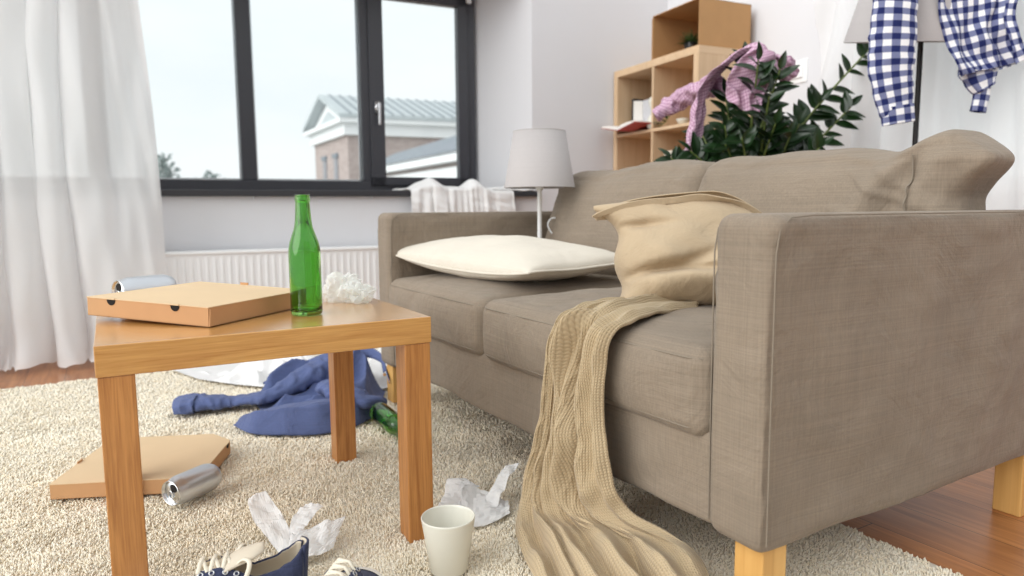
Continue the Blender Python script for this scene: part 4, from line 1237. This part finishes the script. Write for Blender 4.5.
# ------------------------------------------------------------------ plants
def leaf_into(mb, base, direc, normal, L, W, curl=.15):
    d = Vector(direc).normalized(); n = Vector(normal); n = (n-d*n.dot(d)).normalized(); s = d.cross(n)
    P = np.zeros((9, 5, 3))
    for i, t in enumerate(np.linspace(0,1,9)):
        w = W*(math.sin(PI*min(1, t**.75)))**.8*(1-.15*t)
        for j, a in enumerate((-1,-.5,0,.5,1)):
            p = Vector(base)+d*(L*t)+s*(w*a)+n*(abs(a)*w*.35-curl*L*t*t)
            P[i,j] = p
    mb.grid(P)
def zz_plant():
    px, py = .985, 2.93
    o = thing('potted_plant', 'large leafy green plant behind the sofa in front of the bookcase', 'plant', (px, py, 0))
    MB().lathe([(0,.0),(.12,.0),(.125,.006),(.155,.33),(.160,.345),(.152,.345),(.147,.32),(.0,.32)], 48).build('pot', MAT['metal_white'], o)
    MB().lathe([(0,.315),(.10,.312),(.148,.305),(.148,.300),(0,.300)], 32).build('soil', MAT['soil'], o)
    g = random.Random(5)
    stems = [(-.03,.0,1.26),(.02,-.05,1.19),(-.10,.02,1.12),(-.27,-.10,.88),(-.18,.10,.98),(.15,-.12,.98),(.27,-.04,1.08),(.505,.05,1.31),(.40,-.02,1.06),
             (.09,.10,1.04),(-.10,-.20,.92),(.02,-.22,.97),(.30,.12,.94),(-.32,.02,.86),(.20,-.20,.88),(-.08,.02,1.02),(-.13,-.08,.98),(.06,-.02,1.03),(-.16,-.12,.90),(.0,-.06,1.14),(-.22,-.02,.86),(.10,-.16,.93),(-.15,-.16,.90),(.18,.0,.95),(.0,.04,1.16),(-.06,-.24,1.20),(.03,-.22,1.17),(-.02,-.26,1.08)]
    for k, (dx, dy, z) in enumerate(stems):
        a = g.uniform(0, 2*PI); b0 = Vector((.06*math.cos(a), .06*math.sin(a), .30)); tip = Vector((dx, dy, z))
        mid = b0.lerp(tip, .5)+Vector((-.10*dx, -.10*dy, .10)); path = catmull([b0, mid, tip], 24)
        st = MB().tube(path, list(np.linspace(.009, .003, 24)), 8).build('stem', MAT['stem'], o)
        lm = MB()
        n = 22
        for q in range(n):
            t = .34+.64*q/(n-1); i = min(22, int(t*23)); p = Vector(path[i]); tg = (Vector(path[min(23,i+1)])-Vector(path[i-1])).normalized()
            side = tg.cross(Vector((0.25*g.uniform(-1,1), -1, .2))).normalized()
            if q % 2: side = -side
            d = side*.85+tg*.62+Vector((g.uniform(-.2,.2), g.uniform(-.45,.25), g.uniform(-.15,.25)))
            L = g.uniform(.075,.115)*(1-.25*abs(t-.6)); leaf_into(lm, p, d, Vector((g.uniform(-.4,.4), -.6, .6)), L, L*.25, g.uniform(.02,.2))
        leaf_into(lm, Vector(path[-1]), Vector(path[-1])-Vector(path[-2]), (0,-.6,.7), .07, .016)
        lm.build('leaves', MAT['leaf'], st)
    return o
zz_plant()

gp = thing('small_potted_plant', 'little tufted green plant inside the open carton on the bookcase', 'plant', in_room(-.30,-.60,HB+.006), 0)
MB().lathe([(0,.0),(.030,.0),(.032,.003),(.038,.045),(.036,.048),(.033,.044),(0,.040)], 32).build('pot', MAT['black_metal'], gp)
gm = MB(); g = random.Random(9)
for k in range(130):
    a = g.uniform(0,2*PI); e = g.uniform(.15,1.45); d = Vector((math.cos(a)*math.cos(e), math.sin(a)*math.cos(e), math.sin(e)))
    leaf_into(gm, (.012*math.cos(a), .012*math.sin(a), .042), d, (0,0,1) if e < 1.2 else (1,0,0), g.uniform(.05,.085), .0035, g.uniform(.1,.5))
gm.build('leaves', MAT['grass'], gp)
# fallen sprig on the shelf
sp_ = thing('fallen_sprig', 'small green leafy sprig lying on the bookcase shelf by the lilac sleeve', 'plant', in_room(-.36,-.47,zS+.010), RZ)
sm = MB().tube([(0,.06,.0),(0,.0,.02),(-.01,-.05,.05)], .0025, 6).build('stem', MAT['stem'], sp_)
lm = MB()
for k, (b, d) in enumerate([((0,.06,.0),(-.2,1,.1)),((0,.03,.01),(-.8,.5,.3)),((0,.0,.02),(-.9,-.2,.2)),((0,-.02,.03),(-.5,.5,.9)),((-.01,-.05,.05),(-.2,-1,.6)),((0,.02,.015),(-.5,1,-.05))]):
    leaf_into(lm, b, d, (-.4,0,1), .06, .014)
lm.build('leaves', MAT['leaf'], sm)

# ------------------------------------------------------------------ carton on the bookcase, open side to the front
ct = thing('cardboard_box', 'open brown cardboard carton lying on its side on top of the bookcase', 'box', in_room(0,0,HB+.001), RZ)
cx0, cx1, cy0, cy1, ch, w_ = -.385, -.045, -.765, -.375, .235, .004
cm = MB()
cm.box(cx0,cx1,cy0,cy0+w_,0,ch); cm.box(cx0,cx1,cy1-w_,cy1,0,ch)
cm.box(cx0,cx1,cy0,cy1,0,w_); cm.box(cx0,cx1,cy0,cy1,ch-w_,ch); cm.box(cx1-w_,cx1,cy0,cy1,0,ch)
cm.build('body', MAT['card_box'], ct, smooth=False)
fm = MB(); fm.box(cx0-.002,cx0+.14,cy1+.0005,cy1+.0045,.0,ch-.012); 
fm.build('folded_flap', MAT['card_box'], ct, smooth=False)
tp = MB().box(cx0+.10,cx1+.001,(cy0+cy1)/2-.025,(cy0+cy1)/2+.025,ch,ch+.0008).build('tape', MAT['card_top'], ct, smooth=False)

# ------------------------------------------------------------------ draped shirts
def drape(mb, Lp, Rp, seed, nu=90, nv=46, folds=3, amp=.012, noise=.006, cloth_w=None, uv0=(0,0)):
    Lc, Rc = catmull(Lp, nu), catmull(Rp, nu); v = np.linspace(0,1,nv); u = np.linspace(0,1,nu)
    P = Lc[:,None]*(1-v)[None,:,None]+Rc[:,None]*v[None,:,None]; N = grid_normals(P)
    nz = wave_noise(seed, 12, 5.0, .5); n1 = wave_noise(seed+1, 8, 1.2, .4)
    U, V = np.meshgrid(u, v, indexing='ij')
    ph = V*folds*2*PI + 1.6*n1(np.stack([U*2, V, U*0], -1))
    P = P + N*(amp*np.sin(ph)*(.5+.5*np.sin(U*5+1)**2) + noise*nz(P))[...,None]
    wid = cloth_w or float(np.linalg.norm(Lc-Rc, axis=1).max())*1.15
    s = np.r_[0, np.cumsum(np.linalg.norm(np.diff((Lc+Rc)/2, axis=0), axis=1))]
    uv = np.stack([V*wid+uv0[0], s[:,None]+V*0+uv0[1]], -1)
    return mb.grid(P, uv)

ps_ = thing('lilac_shirt', 'lilac checked shirt tossed over the plant and the bookcase corner', 'shirt', (0,0,0))
m = MB()
drape(m, [(1.02,2.76,1.15),(.965,2.76,1.275),(.87,2.80,1.245),(.775,2.84,1.155),(.735,2.86,1.02),(.690,2.86,.88),(.665,2.86,.79)],
         [(1.06,2.92,1.18),(1.00,2.94,1.285),(.91,2.96,1.265),(.835,2.96,1.17),(.790,2.94,1.03),(.755,2.92,.89),(.735,2.92,.80)], 121, folds=2.5, amp=.016, noise=.010, cloth_w=.30)
o = m.build('body', MAT['pink_check'], ps_); solid(o, .003, 0); subsurf(o, 1)
m = MB()
drape(m, [(.93,2.74,1.265),(.87,2.76,1.21),(.83,2.77,1.13),(.84,2.75,1.06)], [(1.02,2.75,1.235),(1.00,2.74,1.16),(.97,2.75,1.08),(.95,2.75,1.00)], 124, folds=2, amp=.014, noise=.012, cloth_w=.25)
o = m.build('front_panel', MAT['pink_check'], ps_); solid(o, .003, 0); subsurf(o, 1)
m = MB(); tube_cloth(m, [(.86,2.98,1.165),(.83,3.12,1.160),(.77,3.27,1.145),(.71,3.28,1.105),(.665,3.29,1.075)], [.05,.048,.050,.044,.040], [.045,.040,.045,.040,.026], 126, amp=.22)
subsurf(m.build('sleeve', MAT['pink_check'], ps_), 1)
m = MB(); tube_cloth(m, [(1.03,2.86,1.22),(1.09,2.90,1.225),(1.135,2.93,1.19)], [.04,.045,.04], [.035,.04,.035], 127, amp=.2)
subsurf(m.build('sleeve', MAT['pink_check'], ps_), 1)

fx, fy = 1.488, 2.62
flp = thing('floor_lamp', 'tall floor lamp with grey shade and thin black pole behind the sofa', 'lamp', (fx, fy, 0))
MB().lathe([(0,.0),(.125,.0),(.13,.004),(.13,.016),(.12,.022),(.012,.026),(.0,.026)], 48).build('base', MAT['black_metal'], flp)
MB().tube([(0,0,.02),(0,0,1.42),(-.015,0,1.45),(-.065,0,1.455)], .0095, 12).build('pole', MAT['black_metal'], flp)
shade(flp, .197, .135, 1.245, 1.535, (-.065, .0), R(12))
MB().lathe([(0,1.36),(.016,1.36),(.018,1.37),(.018,1.43),(.006,1.44),(.006,1.51),(0,1.51)], 20, (-.065,0,0)).build('socket', MAT['metal_white'], flp)

gs = thing('checked_shirt', 'navy and white checked shirt hanging over the floor lamp shade', 'shirt', (0,0,0))
m = MB()   # left sleeve, flattened tube with a cuff
tube_cloth(m, [(1.315,2.49,1.57),(1.275,2.41,1.45),(1.262,2.385,1.33),(1.257,2.38,1.20),(1.260,2.38,1.09),(1.276,2.38,1.00),(1.287,2.38,.955)],
           [.085,.080,.074,.079,.074,.060,.052], [.030,.028,.026,.030,.030,.028,.024], 131, seg=48, n=90, amp=.045, ref=(0,-1,0))
subsurf(m.build('sleeve', MAT['gingham'], gs), 1)
m = MB(); tube_cloth(m, [(1.283,2.38,.985),(1.288,2.38,.955),(1.292,2.38,.928)], [.054,.053,.052], [.027,.026,.026], 133, seg=48, n=14, amp=.03, ref=(0,-1,0))
o = m.build('cuff', MAT['gingham'], gs); solid(o, .003, 0)
m = MB()   # body hanging to the right of the shade
drape(m, [(1.40,2.49,1.57),(1.41,2.43,1.45),(1.425,2.42,1.31),(1.455,2.42,1.22),(1.482,2.42,1.14),(1.512,2.42,1.088)],
         [(1.62,2.52,1.57),(1.655,2.46,1.47),(1.675,2.43,1.34),(1.668,2.43,1.26),(1.69,2.43,1.19),(1.715,2.43,1.135)], 135, folds=2.2, amp=.016, noise=.006, cloth_w=.30)
drape(m, [(1.512,2.422,1.088),(1.53,2.45,1.13),(1.55,2.49,1.25),(1.56,2.53,1.40),(1.56,2.56,1.56)], [(1.715,2.432,1.135),(1.72,2.46,1.17),(1.72,2.50,1.27),(1.70,2.54,1.40),(1.66,2.58,1.56)], 137, folds=1.5, amp=.010, noise=.006, cloth_w=.30, uv0=(.1,.5))
o = m.build('body', MAT['gingham'], gs); solid(o, .002, 0); subsurf(o, 1)
m = MB()   # over the top of the shade
drape(m, [(1.30,2.42,1.50),(1.36,2.44,1.555),(1.46,2.44,1.560),(1.56,2.44,1.555),(1.655,2.45,1.49)], [(1.30,2.76,1.50),(1.36,2.78,1.555),(1.46,2.78,1.560),(1.56,2.78,1.555),(1.655,2.77,1.49)], 139, folds=2, amp=.010, cloth_w=.4)
o = m.build('yoke', MAT['gingham'], gs); solid(o, .002, 0); subsurf(o, 1)
m = MB()   # second sleeve end below the hem
tube_cloth(m, [(1.60,2.475,1.16),(1.597,2.462,1.11),(1.605,2.455,1.075),(1.618,2.455,1.05)], [.060,.062,.058,.040], [.022,.024,.022,.020], 141, seg=40, n=40, amp=.10, ref=(0,-1,0))
subsurf(m.build('sleeve', MAT['gingham'], gs), 1)
m = MB(); tube_cloth(m, [(1.616,2.458,1.062),(1.612,2.458,1.02),(1.606,2.458,.975)], [.028,.027,.028], [.014,.014,.014], 143, seg=36, n=16, amp=.05, ref=(0,-1,0))
o = m.build('cuff', MAT['gingham'], gs); solid(o, .002, 0)
m = MB()   # loose placket with buttons at the right edge of the shirt front
drape(m, [(1.650,2.415,1.35),(1.640,2.405,1.27),(1.665,2.405,1.19),(1.690,2.405,1.125)], [(1.685,2.41,1.35),(1.676,2.40,1.27),(1.70,2.40,1.20),(1.728,2.40,1.145)], 145, nu=40, nv=10, folds=.6, amp=.004, noise=.004, cloth_w=.045)
o = m.build('placket', MAT['gingham'], gs); solid(o, .002, 0)

# ------------------------------------------------------------------ outside: ground far below, town buildings, trees
gr = MB().box(-160, 160, 6.5, 220, -9.6, -9.5).mesh('ground'); struct('ground', gr, MAT['far_ground'], None, (0,0,0), 0)

def far_building(name, label, corner, dl, dg, ll, lg, z0, ze, zr, walls):
    """long side from the corner along dl, gable end along dg"""
    o = thing(name, label, 'building', (corner[0], corner[1], 0))
    dl = np.array(dl)/np.linalg.norm(dl); dg = np.array(dg)/np.linalg.norm(dg)
    def q(a, b, z): p = dl*a+dg*b; return (p[0], p[1], z)
    def slab(mb, a0, a1, b0, b1, za, zb):
        v = [q(a0,b0,za),q(a1,b0,za),q(a1,b1,za),q(a0,b1,za),q(a0,b0,zb),q(a1,b0,zb),q(a1,b1,zb),q(a0,b1,zb)]
        mb.add(v, [(0,3,2,1),(4,5,6,7),(0,1,5,4),(1,2,6,5),(2,3,7,6),(3,0,4,7)])
    m = MB(); slab(m, 0, ll, 0, lg, z0, ze-.9); m.build('brick_wall', walls, o, smooth=False)
    m = MB(); slab(m, -.25, ll, -.25, lg+.25, ze-.9, ze-.25); slab(m, -.55, ll, -.55, lg+.55, ze-.25, ze)
    m.build('cornice', MAT['stucco'], o, smooth=False)
    # pediment on the gable end, recessed panel with white raking mouldings
    m = MB(); m.add([q(-.05,-.4,ze),q(-.05,lg+.4,ze),q(-.05,lg/2,zr-.15),q(.4,-.4,ze),q(.4,lg+.4,ze),q(.4,lg/2,zr-.15)], [(0,1,2),(5,4,3),(0,3,4,1),(1,4,5,2),(2,5,3,0)])
    m.build('pediment', MAT['stucco'], o, smooth=False)
    m = MB(); m.add([q(-.07,lg*.2,ze+.15),q(-.07,lg*.8,ze+.15),q(-.07,lg/2,zr-.75)], [(0,1,2)]); m.build('pediment_panel', MAT['zinc'], o, smooth=False)
    m = MB()
    for b0, b1 in ((-.6, lg/2), (lg/2, lg+.6)):
        zb = (ze, zr) if b0 < 0 else (zr, ze)
        m.add([q(-.6,b0,zb[0]),q(ll,b0,zb[0]),q(ll,b1,zb[1]),q(-.6,b1,zb[1])]+[q(-.6,b0,zb[0]+.22),q(ll,b0,zb[0]+.22),q(ll,b1,zb[1]+.22),q(-.6,b1,zb[1]+.22)],
              [(0,3,2,1),(4,5,6,7),(0,1,5,4),(1,2,6,5),(2,3,7,6),(3,0,4,7)])
    m.build('roof', MAT['zinc'], o, smooth=False)
    sm = MB()
    for k in range(int(ll/.6)):
        a = k*.6; sm.add([q(a,-.62,ze+.22),q(a+.08,-.62,ze+.22),q(a+.08,lg/2,zr+.22),q(a,lg/2,zr+.22),q(a,-.62,ze+.28),q(a+.08,-.62,ze+.28),q(a+.08,lg/2,zr+.28),q(a,lg/2,zr+.28)],
               [(4,5,6,7),(0,1,5,4),(2,3,7,6),(0,4,7,3),(1,2,6,5)])
    sm.build('roof_seam', MAT['slate'], o, smooth=False)
    for b in (lg*.28, lg*.62):
        m = MB(); slab(m, -.06, .05, b, b+.75, ze-5.2, ze-2.0); w = m.build('window', MAT['far_glass'], o, smooth=False)
        m = MB(); slab(m, -.12, .02, b-.15, b+.9, ze-2.0, ze-1.75); m.build('lintel', MAT['slate'], w, smooth=False)
    for a in np.arange(1.6, ll-1, 2.6):
        m = MB(); slab(m, a, a+.9, -.05, .05, ze-5.4, ze-2.6); m.build('window', MAT['far_glass'], o, smooth=False)
    return o
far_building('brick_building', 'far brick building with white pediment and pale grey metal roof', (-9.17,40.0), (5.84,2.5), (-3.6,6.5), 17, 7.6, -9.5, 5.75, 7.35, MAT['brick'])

b2 = thing('low_building', 'nearer building with dark slate roof and white eaves beyond the window', 'building', (0,0,0))
E0, E1 = np.array([-5.9,29.5]), np.array([-.4,18.8]); dn = np.array([.89,.456])
K0, K1 = np.array([-6.6,38.8]), np.array([.5,17.5])
def quadslab(mb, pts, th):
    n = len(pts); mb.add(list(pts)+[(x,y,z-th) for x,y,z in pts], [tuple(range(n)), tuple(range(n,2*n))[::-1]]+[(i, n+i, n+(i+1)%n, (i+1)%n) for i in range(n)])
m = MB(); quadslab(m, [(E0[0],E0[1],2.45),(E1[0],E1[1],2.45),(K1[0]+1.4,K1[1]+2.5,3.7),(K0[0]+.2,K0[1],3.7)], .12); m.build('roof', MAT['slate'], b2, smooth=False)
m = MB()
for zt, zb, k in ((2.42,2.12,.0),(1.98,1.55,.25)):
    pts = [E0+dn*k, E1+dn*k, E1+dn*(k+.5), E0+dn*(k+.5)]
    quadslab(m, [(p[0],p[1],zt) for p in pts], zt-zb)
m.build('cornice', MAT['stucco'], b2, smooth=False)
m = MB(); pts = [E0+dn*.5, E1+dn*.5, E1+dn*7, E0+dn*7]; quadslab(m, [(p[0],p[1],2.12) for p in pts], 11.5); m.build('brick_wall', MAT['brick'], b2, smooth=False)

def far_tree(label, loc, h, w, seed):
    o = thing('tree', label, 'tree', loc, group='far trees beyond the window')
    MB().tube([(0,0,0),(.1,0,h*.55)], [.18,.09], 8).build('trunk', MAT['far_tree'], o)
    g = random.Random(seed); m = MB()
    for k in range(900):
        a = g.uniform(0,2*PI); e = g.uniform(-.6,1.5); r = g.random()**.45
        p = (math.cos(a)*math.cos(e)*r*w, math.sin(a)*math.cos(e)*r*w*.6, h*.62+math.sin(e)*r*h*.38)
        leaf_into(m, p, (g.uniform(-1,1),g.uniform(-1,1),g.uniform(-.4,1)), (0,-1,.3), g.uniform(.25,.5), .10)
    m.build('crown', MAT['far_tree'], o)
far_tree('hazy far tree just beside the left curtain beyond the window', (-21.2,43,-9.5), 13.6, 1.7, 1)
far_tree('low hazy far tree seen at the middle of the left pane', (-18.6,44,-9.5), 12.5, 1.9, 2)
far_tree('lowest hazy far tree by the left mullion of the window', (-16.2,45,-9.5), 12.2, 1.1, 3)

# ------------------------------------------------------------------ sky, sun, camera
def setup_world():
    w = bpy.data.worlds.new('World'); bpy.context.scene.world = w; w.use_nodes = True
    t = w.node_tree; t.nodes.clear()
    out = t.nodes.new('ShaderNodeOutputWorld'); bg = t.nodes.new('ShaderNodeBackground')
    tc = t.nodes.new('ShaderNodeTexCoord'); nz = t.nodes.new('ShaderNodeTexNoise'); rp = t.nodes.new('ShaderNodeValToRGB')
    nz.inputs['Scale'].default_value = 3.0; nz.inputs['Detail'].default_value = 5
    mp = t.nodes.new('ShaderNodeMapping'); mp.inputs['Scale'].default_value = (1,1,3)
    t.links.new(tc.outputs['Generated'], mp.inputs['Vector']); t.links.new(mp.outputs['Vector'], nz.inputs['Vector'])
    t.links.new(nz.outputs['Fac'], rp.inputs['Fac'])
    rp.color_ramp.elements[0].position = .35; rp.color_ramp.elements[0].color = (.84,.90,.925,1)
    rp.color_ramp.elements[1].position = .65; rp.color_ramp.elements[1].color = (.93,.955,.965,1)
    t.links.new(rp.outputs['Color'], bg.inputs['Color']); bg.inputs['Strength'].default_value = .90
    t.links.new(bg.outputs[0], out.inputs['Surface'])
setup_world()

def sun(name, d, strength, angle, col=(1,1,1)):
    l = bpy.data.lights.new(name, 'SUN'); l.energy = strength; l.angle = angle; l.color = col
    o = bpy.data.objects.new(name, l); C.objects.link(o)
    o.rotation_euler = Vector(d).to_track_quat('Z','Y').to_euler(); o.location = Vector(d)*6
    return o
sun('daylight_sun', (-.72,-.52,.50), 1.95, R(60), (1,.985,.96))

cam = bpy.data.cameras.new('camera'); co = bpy.data.objects.new('camera', cam); C.objects.link(co)
PITCH = math.atan(79/700); ROLL = R(.42)
f = Vector((0, math.cos(PITCH), -math.sin(PITCH))); r0 = Vector((1,0,0)); u0 = r0.cross(f)
r_ = r0*math.cos(ROLL)-u0*math.sin(ROLL); u_ = r0*math.sin(ROLL)+u0*math.cos(ROLL)
co.matrix_world = Matrix(((r_.x,u_.x,-f.x,0),(r_.y,u_.y,-f.y,0),(r_.z,u_.z,-f.z,.655),(0,0,0,1)))
cam.sensor_width = 36; cam.lens = 700/1024*36; cam.clip_start = .02; cam.clip_end = 500
cam.dof.use_dof = True; cam.dof.focus_distance = 1.35; cam.dof.aperture_fstop = 3.4
sc = bpy.context.scene; sc.camera = co
sc.view_settings.view_transform = 'Standard'; sc.view_settings.look = 'None'
sc.view_settings.exposure = 0.33; sc.view_settings.gamma = 1.0; sc.view_settings.use_curve_mapping = False
sc.cycles.max_bounces = 14; sc.cycles.transmission_bounces = 12; sc.cycles.transparent_max_bounces = 24
sc.cycles.diffuse_bounces = 5; sc.cycles.use_denoising = True
